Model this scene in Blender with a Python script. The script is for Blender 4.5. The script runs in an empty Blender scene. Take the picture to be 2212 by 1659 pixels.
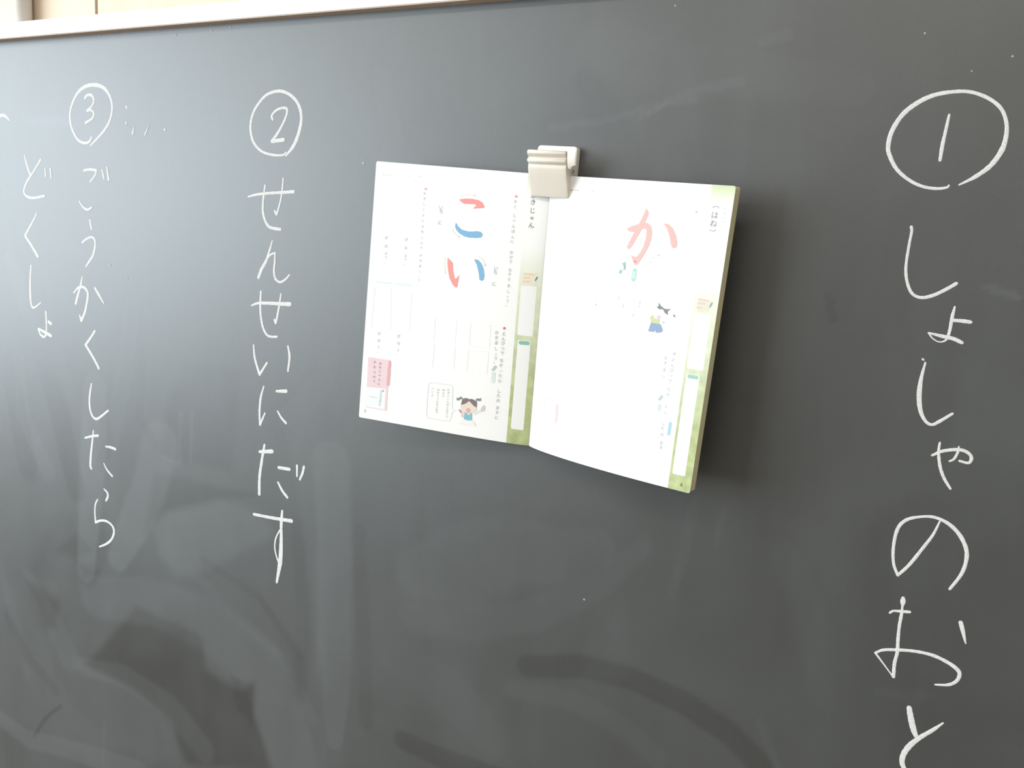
import bpy, bmesh, math, random
import numpy as np
from mathutils import Matrix, Vector
random.seed(7)
C = bpy.context.scene.collection
scene = bpy.context.scene

# ------------------------------------------------------------------ camera
cam_d = bpy.data.cameras.new('camera'); cam = bpy.data.objects.new('camera', cam_d); C.objects.link(cam)
cam_d.sensor_fit = 'HORIZONTAL'; cam_d.sensor_width = 36.0; cam_d.lens = 36.0 * 1850 / 2212
cam_d.clip_start = 0.01
RX = Vector((0.90149626, 0.42958001, 0.05258811)); DN = Vector((0.11375917, -0.11796720, -0.98647990)); FW = Vector((-0.41756837, 0.89529032, -0.15521566))
m = Matrix((RX, -DN, -FW)).transposed().to_4x4(); m.translation = (0.0, -0.762, 1.72)
cam.matrix_world = m
scene.camera = cam

# ------------------------------------------------------------------ world, lights, exposure
w = bpy.data.worlds.new('world'); scene.world = w; w.use_nodes = True
w.node_tree.nodes['Background'].inputs[0].default_value = (0.72, 0.84, 1.0, 1); w.node_tree.nodes['Background'].inputs[1].default_value = 1.0
vs = scene.view_settings
vs.view_transform = 'Standard'; vs.look = 'None'; vs.gamma = 1.0; vs.use_curve_mapping = False; vs.exposure = 0.12

def area(name, loc, direction, sx, sy, power, col):
    l = bpy.data.lights.new(name, 'AREA'); l.shape = 'RECTANGLE'; l.size = sx; l.size_y = sy; l.energy = power; l.color = col
    o = bpy.data.objects.new(name, l); C.objects.link(o); o.location = loc
    o.rotation_euler = Vector(direction).to_track_quat('-Z', 'Y').to_euler()
    return o
# daylight through the long window in the left wall (local x of the lamp runs along the wall)
area('window_daylight', (-3.60, -3.05, 1.97), (1, 0, 0), 4.5, 1.78, 270.0, (0.83, 0.935, 1.0))
# rows of ceiling fluorescent lamps
for i, (lx, ly) in enumerate(((-1.9, -1.7), (0.0, -1.7), (1.9, -1.7), (-1.9, -4.0), (0.0, -4.0), (1.9, -4.0))):
    area('ceiling_lamp', (lx, ly, 2.93), (0, 0, -1), 1.2, 0.28, 17.5, (1.0, 0.90, 0.80))

# ------------------------------------------------------------------ helpers
def lin(c):
    return tuple((x / 255 / 12.92 if x / 255 <= .04045 else ((x / 255 + .055) / 1.055) ** 2.4) for x in c)
def mat(name, col, rough=.6, spec=.5, metal=0.0, noise=0.0, nscale=60.0, bump=0.0):
    mt = bpy.data.materials.new(name); mt.use_nodes = True; nt = mt.node_tree; b = nt.nodes['Principled BSDF']
    b.inputs['Base Color'].default_value = (*col, 1); b.inputs['Roughness'].default_value = rough
    b.inputs['Specular IOR Level'].default_value = spec; b.inputs['Metallic'].default_value = metal
    if noise or bump:
        tc = nt.nodes.new('ShaderNodeTexCoord'); n = nt.nodes.new('ShaderNodeTexNoise'); n.inputs['Scale'].default_value = nscale; n.inputs['Detail'].default_value = 4
        nt.links.new(tc.outputs['Object'], n.inputs['Vector'])
        if noise:
            mx = nt.nodes.new('ShaderNodeMix'); mx.data_type = 'RGBA'
            mx.inputs['A'].default_value = (*[c * (1 - noise) for c in col], 1); mx.inputs['B'].default_value = (*[min(1, c * (1 + noise)) for c in col], 1)
            nt.links.new(n.outputs['Fac'], mx.inputs['Factor']); nt.links.new(mx.outputs['Result'], b.inputs['Base Color'])
        if bump:
            bp = nt.nodes.new('ShaderNodeBump'); bp.inputs['Strength'].default_value = bump; bp.inputs['Distance'].default_value = .001
            nt.links.new(n.outputs['Fac'], bp.inputs['Height']); nt.links.new(bp.outputs['Normal'], b.inputs['Normal'])
    return mt
def link(name, me, mt, parent=None, smooth=False):
    if mt: me.materials.append(mt)
    if smooth:
        me.polygons.foreach_set('use_smooth', [True] * len(me.polygons))
    o = bpy.data.objects.new(name, me); C.objects.link(o)
    if parent: o.parent = parent
    return o
def from_bm(name, bm, mt, parent=None, smooth=False):
    bmesh.ops.recalc_face_normals(bm, faces=bm.faces[:])
    me = bpy.data.meshes.new(name); bm.to_mesh(me); bm.free()
    return link(name, me, mt, parent, smooth)
def add_box(bm, a, b):
    vs_ = [bm.verts.new((x, y, z)) for x in (a[0], b[0]) for y in (a[1], b[1]) for z in (a[2], b[2])]
    for f in ((0, 1, 3, 2), (4, 6, 7, 5), (0, 4, 5, 1), (2, 3, 7, 6), (0, 2, 6, 4), (1, 5, 7, 3)): bm.faces.new([vs_[i] for i in f])
def box(name, a, b, mt, parent=None, bevel=0.0):
    bm = bmesh.new(); add_box(bm, a, b)
    if bevel: bmesh.ops.bevel(bm, geom=bm.edges[:], offset=bevel, segments=3, profile=.6, affect='EDGES')
    return from_bm(name, bm, mt, parent)
def tube(bm, p0, p1, r, n=20):
    p0, p1 = Vector(p0), Vector(p1); d = (p1 - p0); q = d.to_track_quat('Z', 'X').to_matrix().to_4x4(); q.translation = (p0 + p1) / 2
    bmesh.ops.create_cone(bm, cap_ends=True, segments=n, radius1=r, radius2=r, depth=d.length, matrix=q)
def empty(name, loc=(0, 0, 0)):
    o = bpy.data.objects.new(name, None); C.objects.link(o); o.location = loc; return o
def tag(o, label=None, cat=None, kind=None):
    if label: o['label'] = label
    if cat: o['category'] = cat
    if kind: o['kind'] = kind
    return o

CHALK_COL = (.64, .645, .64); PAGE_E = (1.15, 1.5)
CHALK=[
('circled number one',[[(10.7,1787.0,1.47),(9.1,1785.3,1.96),(2.1,1784.4,2.22),(-7.5,1785.8,2.37),(-17.7,1790.4,2.51),(-27.8,1798.7,2.78),(-34.2,1809.1,3.04),(-36.3,1816.9,3.29),(-34.8,1828.5,3.4),(-28.3,1841.2,3.49),(-18.5,1849.9,3.7),(-7.3,1855.3,3.17),(6.4,1857.4,2.65),(17.9,1856.7,2.62),(29.8,1851.9,2.59),(39.1,1844.3,2.57),(44.0,1833.9,2.8),(45.0,1822.8,3.16),(43.0,1812.4,3.77),(37.0,1801.8,3.57),(27.8,1793.6,2.88),(17.6,1787.4,1.22)],[(4.6,1840.4,1.69),(3.5,1828.1,2.43),(2.5,1816.8,2.69),(2.2,1806.0,2.45)]]),
('hiragana shi below the circled one',[[(-12.4,1754.4,2.27),(-11.7,1750.7,2.02),(-12.4,1738.8,2.03),(-12.7,1722.9,2.17),(-10.5,1711.0,2.3),(-5.8,1701.9,2.3),(1.2,1699.1,2.54),(9.4,1701.4,2.77),(17.3,1706.2,2.75),(24.9,1711.9,2.72)]]),
('small hiragana yo in the right column',[[(25.9,1693.6,1.49),(25.0,1685.6,2.5),(24.5,1674.9,2.26),(23.0,1667.4,1.76),(18.5,1665.0,1.01),(13.4,1667.2,1.02),(9.5,1671.6,1.27),(9.5,1671.6,1.27),(19.2,1669.8,2.78),(27.7,1668.5,3.01),(34.3,1665.8,2.74)],[(26.2,1683.0,2.5),(33.0,1682.9,2.98),(38.4,1682.5,2.72)]]),
('second hiragana shi in the right column',[[(10.2,1647.5,1.43),(8.6,1634.4,2.89),(8.7,1620.3,3.87),(11.3,1607.7,3.15),(16.0,1599.9,2.42),(20.8,1598.0,2.41),(25.6,1601.2,2.64),(34.3,1608.8,2.13)],[(7.7,1650.2,1.56),(8.7,1649.5,1.56)]]),
('small hiragana ya in the right column',[[(23.7,1572.9,1.94),(30.6,1577.4,2.64),(39.4,1580.0,2.62),(46.0,1580.1,2.61),(50.8,1577.3,2.36),(51.8,1573.6,2.6),(50.0,1570.7,2.13),(43.7,1571.4,1.9)],[(42.0,1583.0,1.19),(41.8,1578.5,1.9),(39.7,1572.4,1.91),(36.6,1569.9,1.44)],[(28.1,1584.2,1.68),(28.1,1576.4,2.17),(30.4,1565.1,2.42),(34.3,1555.9,2.41),(40.0,1547.7,1.93)]]),
('hiragana no in the right column',[[(35.7,1519.4,1.47),(32.0,1507.3,2.22),(26.3,1495.5,2.48),(17.7,1478.8,2.77),(10.0,1467.6,2.29),(10.0,1467.6,2.29),(5.6,1477.6,2.29),(4.0,1492.3,2.54),(5.5,1507.6,2.77),(11.1,1516.1,2.75),(21.1,1520.6,2.23),(31.4,1522.1,2.45),(42.1,1518.6,2.92),(51.0,1511.0,3.14),(57.0,1500.4,3.14),(58.2,1490.0,2.9),(56.0,1478.3,2.68),(49.4,1464.3,2.21)]]),
('hiragana o in the right column',[[(7.6,1433.8,2.02),(10.1,1436.1,1.83),(16.0,1437.1,2.37),(22.5,1438.1,2.54)],[(16.2,1449.2,2.72),(16.4,1445.8,4.18),(16.5,1441.4,1.82),(16.6,1435.5,2.55),(16.1,1424.5,2.56),(16.4,1412.6,2.58),(17.1,1400.7,2.77),(16.1,1390.4,2.78),(16.7,1378.4,2.79),(16.7,1378.4,2.79),(14.6,1380.4,1.3),(7.6,1388.1,1.31),(0.4,1395.9,1.88),(0.4,1395.9,1.88),(6.3,1400.1,2.42),(16.4,1402.8,2.58),(29.9,1405.1,2.73),(43.4,1405.1,2.88),(54.6,1402.1,3.04),(62.5,1397.9,3.2),(65.0,1393.7,3.02),(63.3,1387.3,2.67),(57.7,1382.6,2.51),(48.4,1380.2,1.45)],[(60.5,1438.3,3.33),(63.0,1431.1,3.16),(66.2,1421.3,1.23)]]),
('hiragana to at the foot of the right column',[[(31.5,1354.7,4.08),(33.6,1346.6,4.83),(36.9,1336.4,4.83),(39.7,1330.6,3.35)],[(58.2,1348.5,1.45),(51.0,1339.7,3.12),(42.7,1330.6,3.71),(36.0,1321.3,4.49),(32.2,1312.4,4.33),(31.6,1304.9,4.16),(33.7,1299.5,3.78),(38.2,1294.6,3.77),(46.3,1292.1,3.56),(56.3,1294.4,2.79)]]),
('circled number two',[[(-642.5,1811.5,1.89),(-646.8,1808.6,2.28),(-662.1,1808.9,2.69),(-677.6,1813.1,2.71),(-688.9,1823.3,3.12),(-692.8,1837.7,3.11),(-690.2,1851.1,3.1),(-682.5,1862.6,3.07),(-669.4,1873.0,3.04),(-652.0,1876.2,3.38),(-637.0,1871.4,3.35),(-626.2,1861.4,3.7),(-622.2,1848.3,3.7),(-624.7,1833.7,4.1),(-631.9,1818.9,4.13),(-642.5,1807.7,2.28)],[(-661.4,1846.4,2.66),(-662.6,1850.6,2.66),(-656.1,1856.3,2.65),(-646.4,1858.5,2.63),(-641.5,1856.0,3.0),(-644.1,1847.0,2.63),(-652.6,1833.9,3.03),(-662.2,1823.2,3.83),(-662.2,1823.2,3.83),(-645.9,1824.8,4.16)]]),
('hiragana se below the circled two',[[(-695.7,1762.7,1.98),(-682.8,1765.5,2.81),(-665.2,1767.3,3.05),(-647.9,1768.4,3.29),(-631.2,1769.6,3.52)],[(-671.3,1776.1,1.95),(-672.8,1766.9,2.51),(-674.2,1755.9,2.8),(-673.8,1744.9,3.09),(-669.7,1735.1,3.09),(-663.2,1729.8,3.36),(-649.0,1728.2,3.33)],[(-645.8,1783.7,1.91),(-647.2,1769.8,2.19),(-650.1,1756.5,2.2),(-654.7,1744.0,2.77),(-654.7,1744.0,2.77),(-657.4,1748.4,2.5)]]),
('hiragana n in the middle column',[[(-660.3,1715.2,1.68),(-663.7,1705.8,2.53),(-669.2,1691.8,3.4),(-675.6,1682.7,3.99),(-680.0,1673.0,3.73),(-680.0,1673.0,3.73),(-672.4,1687.9,3.13),(-664.5,1698.3,2.54),(-656.1,1702.2,1.96),(-656.1,1702.2,1.96),(-656.7,1691.2,2.53),(-657.5,1681.2,2.82),(-655.4,1673.3,2.82),(-649.0,1669.9,2.53),(-641.9,1672.9,2.52),(-635.4,1678.8,1.95)]]),
('second hiragana se in the middle column',[[(-690.0,1640.6,1.75),(-680.1,1643.9,3.18),(-662.3,1645.2,3.71),(-647.8,1645.6,3.96),(-634.4,1646.3,4.77)],[(-676.2,1657.7,2.58),(-676.9,1644.7,2.88),(-676.4,1632.0,2.89),(-673.4,1618.3,2.9),(-667.5,1609.2,2.89),(-660.2,1607.3,2.88),(-652.2,1608.0,2.58)],[(-647.2,1657.0,1.97),(-649.4,1644.3,2.55),(-652.1,1631.5,2.85),(-654.3,1623.1,2.86),(-654.3,1623.1,2.86),(-656.4,1627.3,2.57)]]),
('hiragana i in the middle column',[[(-686.5,1595.3,2.06),(-684.5,1580.0,2.89),(-677.4,1561.6,3.3),(-677.4,1561.6,3.3),(-666.4,1576.8,2.45)],[(-636.4,1598.8,2.39),(-634.0,1587.0,3.19),(-636.0,1570.3,2.41)]]),
('hiragana ni in the middle column',[[(-671.0,1548.6,2.06),(-675.3,1535.2,2.91),(-677.0,1518.4,2.92),(-676.2,1502.7,2.93),(-676.2,1502.7,2.93),(-668.8,1517.6,2.08)],[(-652.4,1545.3,2.86),(-637.9,1547.0,4.45)],[(-650.5,1522.4,2.05),(-644.7,1515.2,2.87),(-637.8,1509.8,3.26)]]),
('hiragana da in the middle column',[[(-669.2,1480.0,2.94),(-673.0,1461.0,3.8),(-676.3,1439.7,3.83),(-676.6,1418.7,3.86)],[(-676.6,1470.4,3.8),(-657.5,1473.7,5.01)],[(-648.0,1455.9,3.75),(-632.0,1456.3,4.12)],[(-648.7,1438.2,2.51),(-642.4,1429.3,3.35),(-634.7,1422.2,3.34)],[(-621.2,1462.6,2.86),(-621.0,1449.7,2.46)],[(-611.2,1462.9,3.25),(-613.3,1454.6,3.26),(-616.9,1446.7,2.87)]]),
('hiragana su at the foot of the middle column',[[(-684.7,1392.8,3.47),(-657.0,1393.5,3.83),(-628.1,1395.1,4.6)],[(-642.0,1404.9,2.95),(-643.0,1392.3,4.23),(-643.4,1384.3,4.24)],[(-643.1,1382.4,3.81),(-643.1,1363.7,5.11),(-644.2,1342.3,6.0),(-649.0,1315.6,3.03)],[(-644.7,1381.5,2.12),(-650.9,1369.8,2.14),(-652.4,1357.9,2.14),(-649.4,1347.0,2.15),(-645.8,1340.0,2.58)]]),
('circled number three',[[(-947.2,1829.6,2.61),(-951.3,1824.2,2.95),(-960.4,1822.5,3.62),(-972.3,1827.0,3.31),(-982.0,1840.0,3.32),(-985.1,1853.6,3.32),(-981.9,1867.0,3.3),(-971.3,1881.5,3.93),(-957.0,1889.7,4.53),(-939.2,1891.4,4.48),(-923.8,1887.4,4.45),(-913.5,1877.3,3.48),(-910.0,1864.2,3.17),(-914.2,1849.8,3.18),(-925.3,1836.8,3.22),(-949.5,1818.9,2.29)],[(-957.5,1875.8,3.25),(-953.4,1879.4,3.56),(-945.5,1879.5,3.55),(-941.7,1874.1,3.22),(-944.9,1866.9,2.59),(-954.0,1861.1,2.93),(-954.0,1861.1,2.93),(-946.1,1861.6,2.59),(-941.9,1856.9,2.91),(-946.4,1851.0,2.92),(-957.5,1846.7,3.27)]]),
('hiragana go below the circled three',[[(-962.6,1789.0,2.66),(-952.5,1790.4,2.97),(-939.6,1789.6,3.28),(-939.6,1789.6,3.28),(-942.8,1783.1,2.63),(-951.0,1775.5,2.32)],[(-929.6,1790.6,1.95),(-926.6,1779.9,3.26)],[(-921.1,1794.1,2.27),(-918.3,1778.0,3.57)],[(-971.7,1751.0,2.36),(-965.2,1744.3,3.03),(-957.2,1741.0,3.35),(-949.1,1744.0,2.66)]]),
('hiragana u below the circled three',[[(-953.6,1728.7,2.68),(-951.0,1717.0,3.02)],[(-968.3,1699.6,3.06),(-959.5,1704.8,3.04),(-950.3,1707.0,3.03),(-945.4,1703.4,3.02),(-945.3,1695.0,3.36),(-949.0,1685.1,3.38),(-954.3,1678.5,3.39),(-962.8,1669.7,2.56)]]),
('hiragana ka in the column below three',[[(-969.9,1656.1,2.17),(-974.0,1644.0,3.42),(-980.2,1629.4,3.76),(-983.4,1620.8,3.78)],[(-986.6,1634.4,2.2),(-978.8,1641.1,3.12),(-970.3,1643.2,3.42),(-963.9,1640.9,3.72),(-960.4,1634.7,3.71),(-962.7,1622.9,3.73),(-966.8,1611.0,3.75),(-973.8,1599.4,4.09),(-973.8,1599.4,4.09),(-976.4,1606.4,2.52)],[(-947.2,1643.5,3.07),(-940.2,1635.5,3.98),(-930.5,1624.1,1.52)]]),
('hiragana ku in the column below three',[[(-949.0,1588.5,3.11),(-956.8,1579.4,3.13),(-967.0,1568.7,3.79),(-967.0,1568.7,3.79),(-957.5,1558.5,3.77),(-950.3,1550.0,3.77),(-943.2,1540.3,3.76)]]),
('hiragana shi in the column below three',[[(-957.6,1518.9,2.54),(-960.8,1506.3,3.19),(-962.3,1495.5,3.2),(-961.4,1484.3,3.21),(-957.0,1475.5,3.21),(-949.9,1473.1,3.51),(-941.4,1477.5,3.18),(-927.6,1487.3,2.83)]]),
('hiragana ta in the column below three',[[(-956.1,1456.8,2.25),(-958.9,1440.9,3.24),(-961.9,1424.1,3.58),(-963.4,1408.9,3.92),(-961.7,1404.4,3.6)],[(-972.1,1444.7,2.93),(-959.2,1448.7,3.23),(-947.3,1451.2,3.53)],[(-933.8,1438.5,2.23),(-924.9,1438.9,3.49),(-915.7,1437.6,3.48)],[(-938.1,1415.6,1.61),(-932.3,1407.7,2.57),(-922.7,1400.5,3.2)]]),
('hiragana ra at the foot of the column below three',[[(-938.8,1380.6,1.95),(-932.7,1376.4,3.24),(-932.1,1371.1,3.57),(-935.4,1365.4,3.25)],[(-951.2,1364.0,2.3),(-955.6,1356.6,2.64),(-957.0,1345.3,2.65),(-956.1,1331.5,3.32),(-956.1,1331.5,3.32),(-946.8,1335.8,3.3),(-935.3,1337.1,3.28),(-925.1,1333.2,3.26),(-921.6,1325.6,3.59),(-925.6,1315.2,3.28),(-935.3,1306.3,3.3),(-949.8,1298.9,2.33)]]),
('hiragana do in the leftmost column',[[(-1073.3,1807.1,2.12),(-1069.6,1795.8,3.18),(-1063.3,1782.3,3.53)],[(-1042.1,1802.3,2.78),(-1054.7,1788.8,2.8),(-1070.8,1773.0,3.19),(-1076.9,1761.4,3.21),(-1071.7,1755.1,3.57),(-1058.7,1753.2,3.54),(-1036.9,1756.3,3.15)],[(-1034.2,1790.4,2.77),(-1033.1,1780.6,2.77)],[(-1024.2,1790.8,3.1),(-1023.0,1778.6,2.41)]]),
('hiragana ku in the leftmost column',[[(-1053.1,1733.6,2.13),(-1062.5,1721.5,2.86),(-1077.8,1703.8,3.62),(-1077.8,1703.8,3.62),(-1065.2,1690.9,3.96),(-1053.7,1677.6,4.31)]]),
('hiragana shi in the leftmost column',[[(-1067.8,1665.1,2.61),(-1070.3,1648.4,3.28),(-1071.2,1626.9,3.96),(-1070.1,1613.6,3.31),(-1065.1,1609.3,2.97),(-1050.3,1617.5,1.64)]]),
('small hiragana yo in the leftmost column',[[(-1041.5,1606.2,2.94),(-1041.2,1591.8,2.95),(-1041.8,1578.3,2.63)],[(-1036.6,1592.8,4.57),(-1031.8,1590.6,4.56)],[(-1057.0,1581.7,3.64),(-1044.2,1578.1,4.28),(-1032.5,1574.5,4.58)],[(-1057.1,1581.0,2.98),(-1053.4,1574.6,3.31),(-1046.5,1571.9,3.63),(-1040.3,1577.1,2.3)]]),
('short bracket stroke at the far left',[[(-1156.3,1851.9,3.66),(-1133.0,1856.6,3.61),(-1119.3,1858.2,4.3),(-1109.2,1857.6,3.92),(-1099.6,1851.1,1.77)]]),
('faint half wiped dots beside circled three',[[(-886.0,1864.5,3.43),(-885.3,1863.4,3.43)],[(-887.2,1846.3,2.82),(-886.3,1845.3,2.82)],[(-872.7,1842.7,0.93),(-876.1,1833.0,3.75)],[(-848.7,1842.5,0.92),(-855.3,1831.6,2.78)],[(-823.4,1837.6,2.72),(-822.5,1836.6,2.72)]]),
]
SPECKS=[(42.0,1881.7,1.02),(-19.5,1901.5,0.87),(16.2,1872.0,0.72),(-219.0,1935.2,0.99),(-540.1,1800.3,1.84),(-750.0,1944.3,2.04),(-722.1,1946.6,1.43),(-804.2,1942.2,1.51),(-919.7,1674.3,2.07),(-264.4,1382.9,1.21),(-889.2,1660.0,1.7),(-929.3,1947.9,1.3)]
SMEARS=[
('L',[(-951.6,1512.7),(-959.3,1412.6),(-978.0,1259.8)],[21.9,25.5,17.3],0.55),
('L',[(-837.2,1455.6),(-858.4,1392.0),(-888.5,1337.1),(-915.2,1290.6)],[31.2,29.9,26.5,19.6],0.5),
('P',[(-851.1,1344.3),(-822.5,1371.0),(-734.2,1401.7),(-676.5,1394.8),(-648.4,1377.4),(-676.2,1357.6),(-756.9,1308.5),(-807.6,1288.4),(-839.5,1309.5)],8.6,0.38),
('L',[(-573.8,1473.0),(-567.3,1393.1),(-564.6,1282.6),(-560.1,1209.5),(-561.0,1139.2)],[26.9,25.0,25.8,21.2,11.5],0.34),
('L',[(-956.6,1226.3),(-852.8,1243.8),(-757.1,1235.4),(-674.8,1201.7),(-638.2,1139.5),(-616.0,1079.4)],[31.4,33.2,38.5,40.3,40.1,40.3],0.3),
('P',[(-882.4,1230.5),(-780.5,1220.3),(-764.9,1211.8),(-762.8,1174.9),(-704.0,1160.0),(-681.9,1181.5),(-683.0,1135.2),(-651.7,1070.7),(-798.0,1032.3),(-822.1,1084.1),(-889.3,1110.8),(-982.9,1122.2)],7.5,-0.5),
('P',[(-1106.0,1219.8),(-1031.1,1203.7),(-1040.5,1162.4),(-1062.1,1153.6)],10.2,-0.45),
('P',[(-995.8,1269.2),(-950.9,1263.7),(-960.5,1243.9),(-976.2,1233.8)],9.5,-0.45),
('P',[(-994.3,1310.3),(-963.4,1290.4),(-995.7,1273.9),(-1037.4,1275.3)],6.3,-0.3),
('L',[(-1194.3,990.9),(-1111.3,968.9),(-1021.2,982.7),(-883.2,992.2)],[13.2,14.5,15.5,17.6],0.35),
('L',[(-987.7,1117.5),(-906.4,1124.7),(-821.9,1103.8),(-765.6,1062.4)],[13.1,17.2,19.5,19.1],0.3),
('P',[(-1181.9,1181.7),(-1118.5,1210.1),(-1072.4,1144.1),(-978.3,1120.0),(-897.9,1115.1),(-814.0,1073.4),(-798.1,1022.4),(-1195.5,971.6)],17.9,0.2),
('L',[(-801.5,1501.6),(-803.7,1437.0)],[2.7,2.7],0.3),
('L',[(-783.2,1504.0),(-785.2,1439.9)],[2.6,2.7],0.3),
('L',[(-837.5,1440.7),(-803.7,1435.2)],[2.8,2.7],0.3),
('L',[(-1111.7,1671.1),(-1069.3,1587.1),(-1019.8,1467.0),(-992.0,1369.1)],[10.8,15.3,19.9,17.0],-0.35),
('L',[(-1146.2,1580.6),(-1112.8,1487.3),(-1089.3,1385.7)],[16.0,19.3,19.5],-0.3),
('L',[(-1100.1,1540.1),(-1095.1,1457.0),(-1046.5,1386.0)],[11.0,14.4,14.3],0.25),
('L',[(-881.9,1626.1),(-896.1,1543.1),(-923.7,1449.1)],[13.6,15.4,16.0],0.2),
('P',[(-797.0,1565.1),(-705.8,1563.7),(-716.0,1439.3),(-841.5,1437.1),(-824.7,1504.4)],9.2,-0.3),
('P',[(-845.8,1418.4),(-676.7,1417.5),(-741.6,1400.4),(-838.6,1365.0),(-867.7,1334.9)],7.0,-0.35),
('L',[(-636.7,1517.6),(-591.7,1555.2),(-573.7,1598.5)],[12.0,15.1,11.3],0.15),
('P',[(-632.9,1485.6),(-591.6,1549.9),(-580.2,1472.0),(-574.9,1099.0),(-603.9,1358.1)],7.3,0.14),
('L',[(-457.1,1367.5),(-401.1,1389.8),(-348.5,1415.9),(-297.6,1421.4),(-254.9,1439.7)],[27.9,48.0,40.8,29.4,18.9],0.16),
('L',[(-461.1,1318.7),(-392.3,1324.9),(-318.7,1352.9),(-247.5,1403.4),(-209.1,1448.9)],[17.0,19.4,18.3,14.2,9.1],0.14),
('L',[(-320.5,1297.0),(-260.5,1313.1),(-207.7,1313.8),(-156.7,1303.5),(-115.9,1287.4),(-84.2,1264.9)],[12.4,12.8,12.3,12.8,12.5,12.3],-0.3),
('L',[(-467.2,1168.5),(-413.0,1163.3),(-344.9,1163.8)],[11.9,12.7,12.1],-0.3),
('L',[(-334.6,1267.4),(-272.8,1274.8),(-222.9,1264.5),(-178.5,1239.1)],[10.6,12.1,12.7,11.4],0.16),
('L',[(-329.4,1834.6),(-279.3,1839.3),(-232.4,1850.6),(-196.3,1864.1),(-157.3,1870.6)],[3.6,3.4,3.3,3.2,4.6],0.22),
('L',[(-244.5,1841.6),(-220.0,1853.1),(-195.6,1856.4)],[2.5,2.4,3.2],0.25),
('L',[(-144.9,1901.7),(-123.0,1906.0)],[3.8,5.2],0.22),
('L',[(-284.1,1904.8),(-218.3,1882.3),(-142.4,1875.7),(-64.8,1862.2)],[25.3,24.1,18.9,14.2],0.1),
('L',[(-295.5,1877.1),(-264.8,1823.7),(-244.8,1791.1)],[12.9,17.0,16.9],-0.12),
('L',[(45.6,1710.4),(57.0,1706.9),(68.2,1704.9)],[1.7,3.0,2.0],0.4),
('L',[(7.5,1361.8),(32.6,1364.7),(46.0,1370.7)],[4.7,5.4,3.8],0.12),
('L',[(-68.5,1695.2),(-62.9,1676.3)],[3.7,3.7],-0.25),
('L',[(-165.0,1502.1),(-169.0,1448.0),(-178.9,1409.5)],[4.3,5.3,4.5],0.12),
('L',[(-139.2,1498.0),(-140.3,1462.8)],[2.1,2.1],0.18),
('L',[(-88.1,1305.2),(-67.8,1266.1)],[3.5,3.5],0.16),
('L',[(-522.9,1889.3),(-503.7,1825.0),(-508.7,1806.6)],[10.1,13.2,10.2],0.14),
('L',[(-598.1,1849.5),(-555.1,1811.2),(-530.7,1778.3)],[14.0,15.9,12.6],-0.15),
('L',[(-1064.8,1850.2),(-986.3,1848.0)],[7.2,5.5],-0.35),
('L',[(-1147.2,1154.0),(-1104.4,1100.5),(-1046.7,1066.4)],[7.1,10.5,8.6],-0.2),
('L',[(-1095.5,979.8),(-1073.8,1011.9),(-1038.0,1044.0)],[2.7,3.5,2.6],-0.4),
('L',[(-948.7,1046.0),(-953.4,981.7)],[4.1,4.2],0.15),
('P',[(-1025.6,1330.6),(-952.7,1347.2),(-927.8,1304.1),(-983.2,1240.2),(-1097.6,1228.6),(-1064.9,1296.6)],12.7,-0.15),
('L',[(-1098.0,1221.6),(-1051.7,1170.0),(-1015.5,1123.9)],[13.6,18.4,21.6],0.22),
('L',[(-1158.5,1222.5),(-1131.6,1157.8),(-1105.9,1071.3)],[8.7,10.5,8.8],0.15),
('L',[(-780.0,1297.5),(-719.2,1262.8),(-639.3,1223.1),(-589.7,1154.1)],[7.0,8.1,7.8,7.8],0.14),
('L',[(-764.5,1318.9),(-675.6,1290.8),(-611.7,1230.4)],[5.5,5.2,5.1],-0.18),
('P',[(-719.0,1177.4),(-681.9,1175.5),(-685.2,1125.3),(-707.6,1137.3)],5.6,-0.35),
('L',[(-621.3,1393.8),(-609.6,1300.3),(-610.9,1183.5)],[8.6,10.0,10.4],-0.12),
('L',[(-533.9,1399.6),(-524.4,1292.5),(-517.6,1175.8)],[9.3,10.7,9.8],-0.14),
('L',[(-1041.6,1589.5),(-991.6,1495.6),(-946.6,1402.1)],[7.5,10.5,7.5],0.16),
('L',[(-863.1,1569.9),(-872.8,1486.4),(-845.2,1454.4)],[5.5,7.0,7.0],-0.18),
('L',[(-935.6,1478.1),(-930.7,1441.9),(-946.4,1408.4)],[8.8,11.7,7.5],-0.25),
('L',[(-477.0,1265.9),(-405.2,1242.1),(-358.1,1202.5)],[23.3,27.9,21.9],0.08),
('L',[(-79.5,1466.5),(-50.3,1408.7),(-36.2,1347.3)],[12.2,16.2,12.3],0.08),
('L',[(-196.9,1775.8),(-194.4,1842.8)],[1.2,1.2],0.1),
]
CORNERS=[(-0.49807,-0.03766,1.79869),(-0.31975,-0.01483,1.78963),(-0.14345,-0.04827,1.77965),(-0.50737,-0.04319,1.54093),(-0.33013,-0.00673,1.53037),(-0.15762,-0.05429,1.52258)]
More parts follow.
